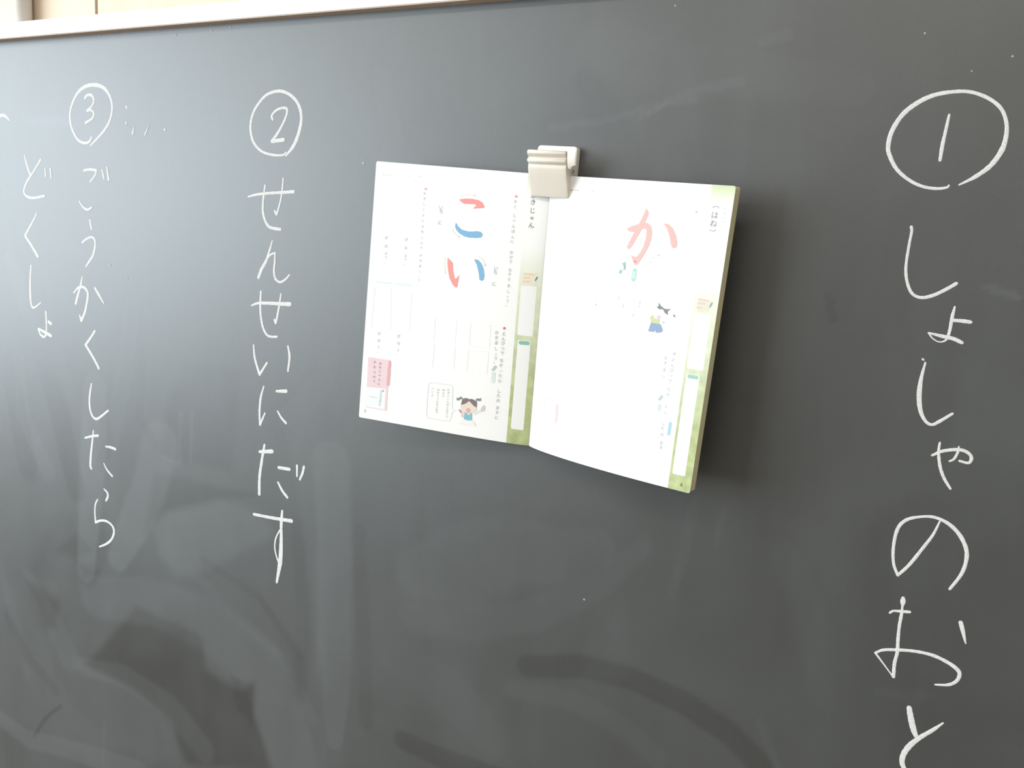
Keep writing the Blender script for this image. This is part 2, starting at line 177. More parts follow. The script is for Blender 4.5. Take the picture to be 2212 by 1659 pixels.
PRINTS=[
('printed_stroke','L',2,(240,160,156),[(90.3,29.4),(83.5,28.0),(76.6,27.7),(69.7,28.4),(65.6,30.7),(63.5,33.6),(64.0,35.2),(69.0,35.9),(75.3,36.7),(73.0,34.7),(72.0,33.0),(74.2,32.6),(79.1,32.8),(84.5,33.0),(87.6,31.7)],0),
('printed_stroke','L',2,(132,182,218),[(91.5,51.2),(89.0,54.6),(84.7,57.3),(78.7,58.3),(73.7,58.1),(68.9,57.2),(64.7,57.7),(62.8,59.9),(64.0,62.5),(68.3,63.6),(76.1,64.1),(82.1,63.3),(87.4,60.7),(90.6,57.9),(92.1,54.9)],0),
('printed_stroke','L',2,(240,160,156),[(97.2,85.2),(93.4,87.9),(91.2,90.0),(90.6,95.8),(88.8,102.0),(87.4,105.0),(83.5,100.5),(84.1,106.0),(84.8,112.0),(85.9,113.0),(89.7,110.3),(93.5,104.4),(95.7,97.3),(96.9,91.0)],0),
('printed_stroke','L',2,(132,182,218),[(69.5,83.8),(65.4,83.9),(61.7,86.8),(59.0,91.5),(57.5,97.6),(57.9,101.7),(59.9,103.4),(62.2,102.2),(63.4,96.4),(65.9,89.1)],0),
('printed_arrow','L',1,(238,228,224),[(89.4,26.8),(87.1,25.5),(83.8,24.6),(78.9,24.4),(75.0,24.7),(74.9,24.0),(78.9,23.7),(83.9,23.9),(87.4,24.9),(89.8,26.2)],1),
('printed_arrow','L',2,(215,210,212),[(73.3,24.3),(73.4,24.8),(73.8,25.1),(74.4,25.2),(74.8,24.9),(75.1,24.5),(74.9,24.0),(74.5,23.7),(74.0,23.6),(73.5,23.9)],0),
('printed_arrow','L',1,(214,228,232),[(94.6,57.4),(93.9,59.6),(92.0,62.0),(87.8,64.3),(87.4,63.7),(91.5,61.5),(93.1,59.3),(93.8,57.2)],1),
('printed_arrow','L',2,(190,205,208),[(86.1,64.3),(86.3,64.7),(86.7,65.1),(87.2,65.1),(87.7,64.9),(87.9,64.4),(87.8,63.9),(87.4,63.6),(86.8,63.6),(86.4,63.8)],0),
('printed_arrow','L',1,(246,232,228),[(100.9,85.1),(100.4,92.4),(99.0,99.5),(98.2,99.4),(99.6,92.2),(100.1,85.0)],1),
('printed_arrow','L',2,(240,220,216),[(97.5,100.1),(97.6,100.6),(98.0,100.9),(98.6,101.0),(99.1,100.7),(99.3,100.3),(99.2,99.8),(98.7,99.4),(98.2,99.4),(97.7,99.6)],0),
('printed_arrow','L',1,(222,226,224),[(65.8,81.0),(62.4,82.0),(59.8,84.5),(58.3,87.5),(57.5,87.1),(59.1,84.1),(61.9,81.3),(65.5,80.3)],1),
('printed_arrow','L',2,(195,208,212),[(56.6,88.1),(56.7,88.6),(57.1,89.0),(57.6,89.0),(58.1,88.8),(58.3,88.3),(58.2,87.8),(57.8,87.5),(57.2,87.4),(56.8,87.7)],0),
('printed_dot','L',2,(238,190,196),[(124.9,22.2),(125.1,23.0),(125.8,23.5),(126.7,23.6),(127.4,23.2),(127.8,22.4),(127.6,21.7),(126.9,21.2),(126.0,21.1),(125.3,21.5)],0),
('printed_dot','L',2,(236,160,156),[(31.1,21.8),(31.3,22.5),(32.0,23.0),(32.8,23.1),(33.5,22.7),(33.8,22.0),(33.6,21.3),(33.0,20.8),(32.2,20.7),(31.5,21.1)],0),
('printed_star','L',2,(226,110,130),[(33.3,143.6),(32.6,144.7),(31.4,144.7),(32.2,145.6),(31.9,146.8),(33.1,146.4),(34.1,147.1),(34.0,145.9),(35.0,145.1),(33.8,144.8)],0),
('printed_note','L',2,(236,230,210),[(18.8,90.9),(5.4,90.0),(5.6,101.5),(19.0,103.1)],0),
('printed_note_line','L',3,(238,204,186),[(18.4,92.7),(7.9,92.6),(7.9,91.4),(18.3,91.4)],1),
('printed_note_line','L',3,(238,204,186),[(18.0,96.2),(11.7,95.9),(11.8,94.6),(18.1,94.9)],1),
('printed_note_line','L',3,(238,204,186),[(18.3,99.9),(11.0,99.0),(11.1,97.8),(18.4,98.7)],1),
('printed_pencil','L',3,(90,140,150),[(5.4,93.2),(7.3,97.1),(6.2,97.6),(4.3,93.7)],1),
('printed_note','R',2,(250,248,230),[(164.1,92.4),(175.4,93.1),(174.4,102.2),(166.9,103.4),(164.1,101.7)],0),
('printed_note_line','R',3,(252,222,212),[(164.7,93.8),(173.1,94.2),(173.1,93.0),(164.8,92.6)],1),
('printed_note_line','R',3,(252,222,212),[(164.4,97.3),(171.1,97.0),(171.0,95.8),(164.3,96.1)],1),
('printed_note_line','R',3,(252,222,212),[(164.5,100.8),(169.3,100.4),(169.2,99.3),(164.3,99.6)],1),
('printed_pencil','R',3,(160,190,202),[(176.2,94.3),(174.7,98.5),(175.9,98.9),(177.4,94.7)],1),
('printed_tip_box','L',1,(236,212,218),[(175.9,193.6),(152.4,193.4),(151.4,245.7),(174.9,245.4)],0),
('printed_tip_tab','L',2,(226,176,180),[(152.9,193.9),(150.6,194.0),(150.1,198.3),(150.5,202.8),(150.0,208.0),(150.3,213.4),(150.3,219.2),(153.3,220.1),(153.8,215.7),(153.5,209.4),(153.6,203.3),(153.1,199.6)],0),
('printed_tip_window','L',2,(240,246,246),[(175.6,224.2),(154.0,223.3),(153.8,244.5),(174.6,244.8)],0),
('printed_diagram','L',3,(206,222,226),[(160.2,225.5),(160.5,238.1),(158.0,237.9),(157.7,225.3)],1),
('printed_diagram','L',3,(214,222,224),[(171.8,234.4),(163.0,234.5),(162.9,233.4),(171.7,233.3)],1),
('printed_dot','L',3,(150,165,175),[(155.9,225.7),(156.1,226.3),(156.6,226.7),(157.2,226.8),(157.8,226.5),(158.0,226.0),(157.8,225.4),(157.3,224.9),(156.7,224.8),(156.1,225.1)],0),
('printed_diagram','L',4,(200,208,216),[(160.7,236.5),(160.1,241.8),(158.8,241.5),(159.4,236.2)],1),
('printed_bubble','L',1,(216,230,230),[(105.8,209.6),(93.6,209.0),(83.8,208.7),(81.9,210.7),(81.1,230.8),(80.7,232.7),(76.6,232.8),(80.7,235.3),(81.5,241.9),(82.8,244.4),(94.4,245.1),(105.3,244.9),(107.2,242.8),(107.6,224.0),(107.2,211.3),(105.6,209.5),(106.1,209.1),(107.8,211.2),(108.2,224.1),(107.9,242.9),(105.5,245.5),(94.5,245.7),(82.7,245.0),(80.9,242.0),(80.1,235.5),(76.0,232.8),(80.4,232.2),(80.5,230.8),(81.3,210.6),(83.7,208.2),(93.6,208.4),(105.8,209.0)],1),
('printed_practice_box','L',1,(238,243,243),[(105.4,144.7),(82.7,144.1),(82.8,165.2),(105.3,166.3),(105.2,144.4),(105.6,144.5),(105.7,166.6),(82.5,165.5),(82.4,143.8),(105.4,144.2)],1),
('printed_practice_box','L',1,(238,243,243),[(67.9,145.1),(47.3,144.8),(46.9,166.5),(67.5,166.8),(67.7,144.9),(68.1,144.9),(67.8,167.1),(46.6,166.7),(46.9,144.5),(67.9,144.7)],1),
('printed_practice_box','L',1,(238,243,243),[(104.8,170.3),(82.3,170.0),(82.4,193.0),(104.6,193.8),(104.5,170.1),(105.0,170.1),(104.9,194.1),(82.1,193.3),(81.9,169.7),(104.7,169.9)],1),
('printed_practice_box','L',1,(238,243,243),[(68.0,171.4),(47.3,170.9),(47.4,191.6),(68.0,192.1),(67.8,171.1),(68.2,171.2),(68.3,192.4),(47.0,191.9),(47.0,170.6),(68.0,171.0)],1),
('printed_practice_box','L',1,(240,245,245),[(173.8,123.0),(133.1,122.8),(132.9,161.6),(174.9,163.8),(173.6,122.8),(174.1,122.8),(175.2,164.1),(132.6,161.9),(132.7,122.5),(173.8,122.6)],1),
('printed_practice_box','L',1,(240,245,245),[(174.7,143.1),(132.5,140.8),(132.4,140.4),(174.7,142.7)],1),
('printed_practice_box','L',1,(240,245,245),[(156.1,122.9),(153.5,162.8),(153.1,162.8),(155.7,122.8)],1),
('printed_heading_dash','R',1,(226,230,230),[(23.6,12.9),(26.9,12.8),(26.8,11.6),(23.4,11.7)],1),
('printed_heading_dash','R',1,(226,230,230),[(28.6,12.7),(33.6,12.6),(33.4,11.4),(28.5,11.5)],1),
('printed_heading_dash','R',1,(226,230,230),[(47.6,12.1),(49.3,12.1),(49.2,10.9),(47.5,10.9)],1),
('printed_rule','L',1,(222,240,234),[(173.9,118.2),(157.3,117.7),(157.2,115.7),(173.8,116.2)],1),
('printed_rule','L',1,(222,240,234),[(151.7,117.8),(134.8,117.5),(134.7,115.5),(151.6,115.8)],1),
('printed_heading_dash','L',1,(224,230,228),[(174.6,13.3),(167.8,13.1),(167.8,12.1),(174.7,12.3)],1),
('printed_heading_dash','L',1,(224,230,228),[(166.5,13.1),(163.5,13.0),(163.5,11.9),(166.5,12.0)],1),
('printed_heading_dash','L',1,(224,230,228),[(157.1,12.7),(154.1,12.6),(154.1,11.6),(157.1,11.7)],1),
('printed_heading_dash','L',1,(224,230,228),[(150.7,12.5),(149.0,12.5),(149.0,11.4),(150.7,11.5)],1),
('printed_heading_dash','L',1,(224,230,228),[(146.4,12.4),(143.9,12.3),(143.9,11.2),(146.5,11.3)],1),
('printed_heading_dash','L',1,(224,230,228),[(135.5,12.0),(131.3,11.8),(131.3,10.8),(135.5,11.0)],1),
('printed_pencil','L',2,(192,206,206),[(39.8,182.1),(43.1,187.0),(40.7,188.4),(37.4,183.6)],1),
('printed_rule','L',1,(220,231,230),[(42.5,189.3),(42.5,200.0),(38.6,199.8),(38.6,189.0)],1),
('printed_face','L',3,(234,222,205),[(71.9,226.1),(70.2,223.3),(63.5,221.0),(57.8,222.4),(55.5,226.1),(55.0,228.8),(57.4,231.7),(61.0,233.2),(65.2,233.6),(68.9,232.8),(70.9,231.1),(72.2,228.7)],0),
('printed_hair','L',4,(132,118,124),[(71.6,226.4),(71.1,222.5),(70.3,220.3),(67.9,219.1),(65.5,218.8),(63.6,219.7),(61.5,218.8),(59.4,219.1),(57.5,219.9),(55.6,220.3),(55.2,223.0),(55.2,226.6),(57.8,225.7),(60.7,223.4),(63.5,221.2),(65.9,223.7),(68.5,225.3)],0),
('printed_hair','L',4,(135,140,142),[(76.7,220.1),(75.5,219.8),(74.8,220.7),(73.5,218.8),(71.9,218.3),(70.3,219.8),(70.9,220.7),(72.8,220.6),(74.0,222.2),(75.6,222.7),(76.6,221.8)],0),
('printed_hair','L',4,(135,140,142),[(56.8,219.0),(55.6,217.5),(53.8,217.4),(52.5,217.4),(51.7,216.1),(51.2,217.4),(51.4,219.4),(53.1,219.8),(54.9,219.5),(56.2,220.0)],0),
('printed_mouth','L',4,(216,176,184),[(65.7,229.5),(64.0,228.3),(61.6,228.8),(61.2,230.3),(61.8,232.7),(63.3,233.4),(64.9,232.9),(65.6,231.2)],0),
('printed_shirt','L',4,(134,194,208),[(67.8,233.4),(65.2,233.7),(63.1,235.9),(61.2,233.1),(59.6,233.5),(59.2,240.1),(63.5,240.8),(67.8,240.2),(67.0,237.1)],0),
('printed_arm','L',5,(226,208,196),[(71.1,235.9),(68.9,233.5),(66.8,233.2),(66.8,236.0),(68.3,238.3),(70.4,238.6)],0),
('printed_whistle','L',5,(200,140,156),[(73.9,231.8),(72.7,231.0),(70.0,233.2),(71.1,234.8)],0),
('printed_arm','L',3,(226,232,226),[(57.6,231.7),(51.6,228.0),(50.0,228.8),(56.9,234.7)],0),
('printed_hand','L',4,(216,206,196),[(50.9,227.2),(49.5,224.7),(47.9,222.7),(46.4,224.7),(46.9,228.3),(48.6,229.7),(50.5,229.4)],0),
('printed_skirt','L',3,(243,243,241),[(70.7,241.5),(67.3,240.8),(63.5,241.2),(59.3,240.3),(57.2,241.1),(54.5,245.2),(63.2,245.3),(72.2,245.3)],0),
('printed_character','R',2,(255,205,200),[(104.4,22.8),(106.9,26.0),(107.1,28.5),(106.1,31.6),(105.2,34.6),(108.8,35.6),(111.6,37.9),(113.2,42.5),(113.5,48.4),(111.9,55.4),(108.8,62.5),(104.8,70.2),(103.1,71.5),(101.0,71.0),(98.9,67.8),(96.6,63.2),(99.3,64.3),(101.8,64.7),(105.1,60.7),(107.4,54.9),(108.3,48.0),(108.0,42.1),(106.8,40.0),(104.2,40.2),(102.5,41.7),(100.1,47.0),(96.9,54.2),(94.6,58.0),(93.1,59.0),(91.6,57.7),(91.6,55.5),(93.7,50.1),(96.3,43.9),(91.5,43.9),(88.3,42.0),(90.8,39.9),(99.4,36.6),(102.0,30.6)],0),
('printed_character','R',2,(255,205,200),[(122.8,34.3),(127.7,34.6),(132.0,37.6),(135.8,43.1),(138.0,48.8),(138.3,52.5),(136.3,54.1),(133.8,53.3),(132.3,50.1),(129.8,43.6),(126.4,38.0)],0),
('printed_dot','R',3,(200,165,160),[(102.9,68.4),(102.8,69.0),(102.3,69.4),(101.7,69.4),(101.1,69.1),(100.8,68.6),(100.9,68.1),(101.4,67.7),(102.0,67.6),(102.6,67.9)],0),
('printed_bug','R',2,(168,215,198),[(92.5,69.6),(88.7,71.7),(90.9,72.9),(93.1,73.5)],0),
('printed_bug','R',2,(190,192,190),[(89.3,71.9),(91.5,73.2),(93.1,73.5),(93.4,76.0),(91.1,77.3),(91.7,75.0),(90.8,73.2)],0),
('printed_bug','R',2,(172,218,202),[(88.5,76.8),(90.5,77.3),(89.7,80.6),(86.8,79.4)],0),
('printed_pill','R',2,(190,236,220),[(100.8,75.3),(102.0,74.2),(103.4,74.3),(104.4,75.6),(104.6,79.9),(104.5,83.7),(103.4,85.6),(102.1,85.6),(100.6,84.2),(100.4,80.8)],0),
('printed_pill_label','R',3,(216,250,238),[(101.0,77.2),(104.1,76.8),(104.6,82.8),(101.1,83.2)],0),
('printed_cat','R',2,(150,155,158),[(129.7,100.1),(132.0,102.9),(136.0,105.0),(139.0,104.9),(141.8,104.3),(139.1,106.8),(139.8,109.8),(136.8,108.5),(134.5,105.5),(131.4,106.1),(128.6,104.6),(130.2,103.2)],0),
('printed_cat','R',2,(160,166,168),[(145.2,108.1),(147.1,110.9),(144.4,110.3)],0),
('printed_cat','R',2,(226,236,182),[(125.2,111.5),(126.9,112.7),(126.6,113.9),(132.7,114.8),(132.5,118.4),(125.4,118.4),(123.6,114.3)],0),
('printed_cat','R',3,(166,190,222),[(125.1,118.2),(134.3,118.4),(137.0,123.2),(135.6,125.2),(131.0,126.3),(129.8,123.3),(129.1,125.9),(123.5,125.9)],0),
('printed_cat','R',3,(250,222,236),[(130.4,111.0),(133.3,111.6),(132.2,114.6),(129.9,113.5)],0),
('printed_cat','R',2,(215,220,218),[(137.7,116.4),(137.6,116.9),(137.1,117.3),(136.6,117.4),(136.1,117.1),(135.8,116.6),(135.9,116.1),(136.3,115.8),(136.9,115.7),(137.4,115.9)],0),
('printed_dot','R',2,(244,208,220),[(152.0,22.7),(151.9,23.2),(151.5,23.6),(150.9,23.6),(150.3,23.3),(150.0,22.8),(150.1,22.3),(150.6,21.9),(151.2,21.8),(151.7,22.1)],0),
('printed_dot','R',2,(244,208,220),[(69.4,109.8),(69.2,110.4),(68.7,110.8),(67.9,110.9),(67.3,110.7),(67.0,110.1),(67.1,109.5),(67.7,109.1),(68.4,109.0),(69.1,109.3)],0),
('printed_dot','R',2,(244,208,220),[(151.5,141.2),(151.4,141.8),(150.9,142.3),(150.2,142.4),(149.6,142.1),(149.3,141.5),(149.4,140.9),(149.9,140.4),(150.6,140.3),(151.2,140.6)],0),
('printed_speck','R',2,(228,232,232),[(69.1,22.3),(69.0,22.8),(68.6,23.0),(68.1,23.1),(67.7,22.9),(67.5,22.5),(67.5,22.0),(67.9,21.8),(68.4,21.7),(68.9,22.0)],0),
('printed_speck','R',2,(228,232,232),[(49.2,11.4),(49.1,11.8),(48.7,12.1),(48.1,12.1),(47.7,11.9),(47.5,11.5),(47.6,11.1),(48.0,10.8),(48.5,10.7),(48.9,11.0)],0),
('printed_speck','R',2,(228,232,232),[(123.9,61.0),(123.8,61.6),(123.3,62.1),(122.6,62.1),(122.0,61.8),(121.6,61.2),(121.8,60.6),(122.3,60.2),(123.0,60.1),(123.6,60.4)],0),
('printed_speck','R',2,(228,232,232),[(118.6,63.7),(118.6,64.0),(118.3,64.3),(117.8,64.3),(117.5,64.1),(117.3,63.8),(117.3,63.4),(117.6,63.2),(118.1,63.1),(118.4,63.3)],0),
('printed_speck','R',2,(228,232,232),[(117.7,67.8),(117.7,68.1),(117.4,68.4),(117.0,68.4),(116.6,68.2),(116.5,67.9),(116.5,67.6),(116.8,67.3),(117.2,67.3),(117.5,67.5)],0),
('printed_furigana','R',2,(236,243,241),[(177.0,18.9),(176.9,19.4),(176.4,19.8),(175.8,19.8),(175.3,19.6),(175.0,19.0),(175.1,18.5),(175.5,18.1),(176.1,18.1),(176.7,18.4)],0),
('printed_furigana','R',2,(236,243,241),[(176.8,21.9),(176.7,22.5),(176.3,22.9),(175.7,22.9),(175.2,22.6),(174.9,22.1),(175.0,21.5),(175.4,21.2),(176.0,21.1),(176.6,21.4)],0),
('printed_furigana','R',2,(236,243,241),[(176.8,25.6),(176.7,26.1),(176.3,26.5),(175.7,26.5),(175.1,26.2),(174.9,25.7),(175.0,25.2),(175.4,24.8),(176.0,24.7),(176.5,25.0)],0),
('printed_furigana','R',2,(236,243,241),[(176.8,29.2),(176.7,29.7),(176.3,30.1),(175.7,30.1),(175.1,29.8),(174.8,29.3),(174.9,28.8),(175.4,28.4),(176.0,28.4),(176.5,28.7)],0),
('printed_rule','R',2,(190,234,252),[(154.1,200.0),(154.0,211.7),(156.6,211.5),(156.7,199.8)],1),
('printed_pencil','R',2,(206,230,224),[(143.7,178.1),(140.9,182.6),(142.9,183.6),(145.6,179.1)],1),
('printed_rule','R',1,(232,246,242),[(141.7,186.7),(141.9,192.5),(144.6,192.3),(144.4,186.4)],1),
('printed_tip_tab','R',2,(253,226,234),[(33.4,208.0),(33.8,226.8),(37.3,226.2),(36.9,207.4)],1),
('printed_speck','R',1,(236,243,242),[(89.8,100.1),(89.5,102.6),(91.0,102.7),(91.3,100.2)],1),
('printed_speck','R',1,(236,243,242),[(111.3,101.1),(111.0,104.0),(112.4,104.1),(112.7,101.2)],1),
('printed_speck','R',1,(236,243,242),[(111.4,104.7),(111.1,107.1),(112.5,107.2),(112.8,104.8)],1),
('printed_speck','R',1,(236,243,242),[(95.4,105.3),(94.9,109.7),(96.3,109.8),(96.9,105.4)],1),
('printed_speck','R',1,(236,243,242),[(106.1,113.1),(105.8,115.6),(107.2,115.7),(107.5,113.2)],1),
('printed_speck','R',1,(236,243,242),[(105.6,101.5),(105.5,102.5),(106.9,102.6),(107.0,101.7)],1),
('printed_pill','L',4,(140,196,180),[(17.0,155.4),(8.6,155.0),(7.0,156.4),(7.6,158.6),(16.2,159.0),(18.1,157.6)],0),
('printed_pill','R',4,(184,226,214),[(165.8,156.4),(173.2,156.4),(174.6,157.8),(173.7,159.7),(166.1,159.8),(164.5,158.2)],0),
]
TEXTS=[
('printed_text','L',3.0,(196,206,206),[('か',126.9,26.9),('き',126.8,31.7),('じ',126.7,36.9),('ゅ',126.7,42.0),('ん',126.6,47.4),('に',126.5,52.6),('き',126.4,58.2),('を',126.3,63.2),('つ',126.3,69.4),('け',126.2,74.3),('て',126.1,78.9),('か',126.0,86.0),('き',126.0,91.0),('ま',125.9,96.3),('し',125.9,101.2),('ょ',125.8,106.2),('う',125.8,110.3),('。',125.8,114.2)]),
('printed_text','L',3.6,(206,212,212),[('が',165.1,72.9),('お',164.6,80.9),('よ',164.2,87.7),('ぐ',163.9,91.9),('。',163.7,96.2)]),
('printed_text','L',3.6,(206,212,212),[('が',143.1,72.6),('お',142.7,80.7),('よ',142.4,87.8),('ぐ',142.2,91.9),('。',142.0,96.1)]),
('printed_text','L',3.6,(196,204,206),[('が',165.8,168.4),('な',165.5,175.4),('く',165.2,182.0),('。',165.1,186.4)]),
('printed_text','L',3.6,(196,204,206),[('が',143.7,168.0),('な',143.5,175.0),('く',143.2,181.9),('。',143.0,186.0)]),
('printed_text','L',4.6,(204,208,208),[('い',108.6,38.4),('ち',107.9,42.1),('に',108.2,52.8)]),
('printed_text','L',4.6,(200,206,208),[('い',46.4,89.6),('ち',46.5,93.7),('に',46.9,104.6)]),
('printed_text','L',3.4,(194,206,208),[('か',32.7,26.6),('く',32.6,31.6),('じ',32.6,39.5),('ゅ',32.5,44.0),('ん',32.5,49.4),('ば',32.5,53.9),('ん',32.4,59.1),('に',32.4,63.3),('ゆ',32.3,73.5),('び',32.3,77.9),('で',32.3,82.2),('な',32.2,89.9),('ぞ',32.2,93.9),('り',32.2,98.7),('ま',32.2,104.6),('し',32.2,110.2),('ょ',32.2,114.6),('う',32.2,119.1),('。',32.3,122.8)]),
('printed_text','L',4.0,(190,200,200),[('え',33.2,150.7),('ん',33.2,155.6),('ぴ',33.3,159.9),('つ',33.3,165.0),('で',33.4,169.5),('な',33.4,176.6),('ぞ',33.5,181.6),('っ',33.5,186.9),('た',33.5,191.6),('ら',33.6,196.8),('し',33.7,206.8),('た',33.7,211.4),('の',33.8,216.4),('ま',33.8,223.5),('す',33.9,228.3),('に',33.9,233.5)]),
('printed_text','L',4.0,(190,200,200),[('か',40.5,150.5),('き',40.3,155.4),('ま',40.1,160.4),('し',39.9,166.1),('ょ',39.7,171.0),('う',39.6,175.4),('。',39.5,178.7)]),
('printed_title','L',5.6,(142,152,134),[('か',15.4,19.6),('き',15.3,25.6),('じ',15.2,33.4),('ゅ',15.1,39.9),('ん',15.1,46.8)]),
('printed_text','L',2.9,(168,150,156),[('か',162.0,198.3),('き',162.0,202.3),('じ',162.0,206.3),('ゅ',162.0,210.3),('ん',161.9,214.7),('に',161.9,219.2)]),
('printed_text','L',2.9,(168,150,156),[('き',168.4,197.9),('を',168.2,202.7),('つ',168.0,208.0),('け',167.8,212.9),('て',167.6,217.4)]),
('printed_text','L',2.6,(188,196,198),[('か',85.9,213.4),('き',85.8,216.4),('じ',85.8,219.3),('ゅ',85.8,222.7),('ん',85.7,225.6),('の',85.7,228.6),('と',85.7,231.6),('お',85.7,234.6),('り',85.6,237.5),('に',85.6,240.5)]),
('printed_text','L',2.6,(192,200,200),[('ゆ',91.2,214.6),('び',91.2,217.9),('で',91.2,221.0)]),
('printed_text','L',2.6,(188,196,198),[('か',96.7,215.1),('き',96.8,218.1),('じ',96.8,221.0),('ゅ',96.8,224.0),('ん',96.9,227.0),('を',96.9,230.0),('い',96.9,233.0),('お',97.0,235.5),('う',97.0,238.1)]),
('printed_text','L',2.6,(194,200,202),[('い',102.8,214.8),('い',102.8,218.1),('よ',102.8,221.5)]),
('printed_page_number','L',4.2,(150,160,162),[('7',175.4,249.6)]),
('printed_title','R',6.2,(196,204,202),[('（',167.7,17.6),('は',167.7,24.1),('ね',167.7,30.8),('）',167.7,36.4)]),
('printed_text','R',3.6,(228,236,234),[('え',150.0,146.5),('ん',150.0,151.4),('ぴ',149.9,155.5),('つ',149.9,160.5),('で',149.9,165.0),('な',149.8,172.0),('ぞ',149.8,177.0),('っ',149.7,181.2),('た',149.7,187.0),('ら',149.6,192.8)]),
('printed_text','R',3.6,(222,230,228),[('か',143.1,146.0),('き',143.2,150.7),('ま',143.3,156.2),('し',143.3,161.2)]),
('printed_text','R',3.8,(216,222,222),[('し',149.0,202.1),('た',149.2,206.7),('の',149.4,212.1),('ま',149.7,219.3),('す',149.9,223.4)]),
('printed_text','R',3.0,(240,230,234),[('ひ',25.4,203.9),('ら',25.4,208.3),('が',25.4,212.7),('な',25.4,217.1)]),
('printed_text','R',3.2,(236,224,230),[('は',19.2,205.2),('ね',19.2,209.6),('る',19.2,214.0)]),
('printed_page_number','R',4.6,(140,156,128),[('6',173.5,251.0)]),
]

# ------------------------------------------------------------------ the room
M_plaster = mat('plaster', (.62, .60, .55), .8, .3, noise=.04, nscale=8)
M_ceil = mat('ceiling_board', (.78, .78, .76), .85, .2, noise=.05, nscale=40)
M_floor = mat('floor_boards', (.16, .125, .09), .45, .4, noise=.2, nscale=6)
M_lockers = mat('locker_wood', (.26, .20, .14), .6, .3, noise=.15, nscale=5)
M_white = mat('white_paint', (.86, .86, .84), .4, .5)
XL, XR, YB, ZC = -3.5, 4.0, -7.0, 3.0
tag(box('floor', (XL, YB, -.05), (XR, .2, 0), M_floor), kind='structure')
tag(box('ceiling', (XL, YB, ZC), (XR, .2, ZC + .05), M_ceil), kind='structure')
tag(box('wall_back', (XL, YB - .1, 0), (XR, YB, ZC), M_lockers), kind='structure')
tag(box('wall_right', (XR, YB, 0), (XR + .1, .2, ZC), M_plaster), kind='structure')
bm = bmesh.new()
W0, W1, WZ0, WZ1 = -5.3, -0.8, 1.08, 2.86
add_box(bm, (XL - .1, YB, 0), (XL, .2, WZ0)); add_box(bm, (XL - .1, YB, WZ1), (XL, .2, ZC))
add_box(bm, (XL - .1, YB, WZ0), (XL, W0, WZ1)); add_box(bm, (XL - .1, W1, WZ0), (XL, .2, WZ1))
tag(from_bm('wall_left', bm, M_plaster), kind='structure')
win = tag(empty('window_1', (XL - .05, (W0 + W1) / 2, WZ0)), kind='structure')
def wbar(a, b):
    o = box('window_frame', a, b, M_white); o.parent = win; o.matrix_parent_inverse = Matrix.Translation(-Vector(win.location)); return o
for k in range(4):
    y = W0 + (W1 - W0) * k / 3; y = min(max(y, W0 + .02), W1 - .02)
    wbar((XL - .09, y - .02, WZ0), (XL - .03, y + .02, WZ1))
wbar((XL - .09, W0, WZ0), (XL - .03, W1, WZ0 + .03)); wbar((XL - .09, W0, WZ1 - .03), (XL - .03, W1, WZ1))

# front wall: wood panels with open dark joints above the board
M_joint = mat('joint_dark_wood', (.16, .075, .045), .8, .2)
def wood_mat():
    mt = mat('beech_panel', (.72, .55, .38), .5, .35); nt = mt.node_tree; b = nt.nodes['Principled BSDF']
    tc = nt.nodes.new('ShaderNodeTexCoord'); mp = nt.nodes.new('ShaderNodeMapping'); mp.inputs['Scale'].default_value = (26, 26, 1.3)
    n = nt.nodes.new('ShaderNodeTexNoise'); n.inputs['Scale'].default_value = 2.2; n.inputs['Detail'].default_value = 6
    r = nt.nodes.new('ShaderNodeValToRGB'); r.color_ramp.elements[0].position = .3; r.color_ramp.elements[0].color = (.60, .49, .37, 1); r.color_ramp.elements[1].position = .72; r.color_ramp.elements[1].color = (.67, .555, .43, 1)
    nt.links.new(tc.outputs['Object'], mp.inputs[0]); nt.links.new(mp.outputs[0], n.inputs['Vector']); nt.links.new(n.outputs['Fac'], r.inputs[0]); nt.links.new(r.outputs[0], b.inputs['Base Color'])
    return mt
M_wood = wood_mat()
wall = tag(box('wall_front', (XL, .04, 0), (XR, .2, ZC), M_joint), kind='structure')
seam = -0.9583; pw = .455
k0 = math.floor((XL - seam) / pw)
for k in range(k0, int((XR - seam) / pw) + 1):
    a = max(XL, seam + k * pw + .0022); b = min(XR, seam + (k + 1) * pw - .0022)
    if b - a < .02: continue
    box('wood_panel', (a, .02, .10), (b, .041, ZC - .02), M_wood, wall, .0008)

# white conduit pipe standing on the frame against the wood panels
M_pipe = mat('pipe_plastic', (.84, .82, .78), .35, .5, noise=.02)
pipe = tag(empty('conduit_pipe', (-1.0782, .0088, 1.9693)), 'white round conduit pipe running up the wood panels above the frame', 'pipe')
bm = bmesh.new(); tube(bm, (0, 0, 0), (0, 0, 1.0307), .0102, 40)
from_bm('pipe_body', bm, M_pipe, pipe, True)
bm = bmesh.new(); tube(bm, (0, 0, .40), (0, 0, .415), .0110, 40); add_box(bm, (-.024, .0095, .40), (.024, .0112, .415))
from_bm('pipe_strap', bm, M_pipe, pipe)

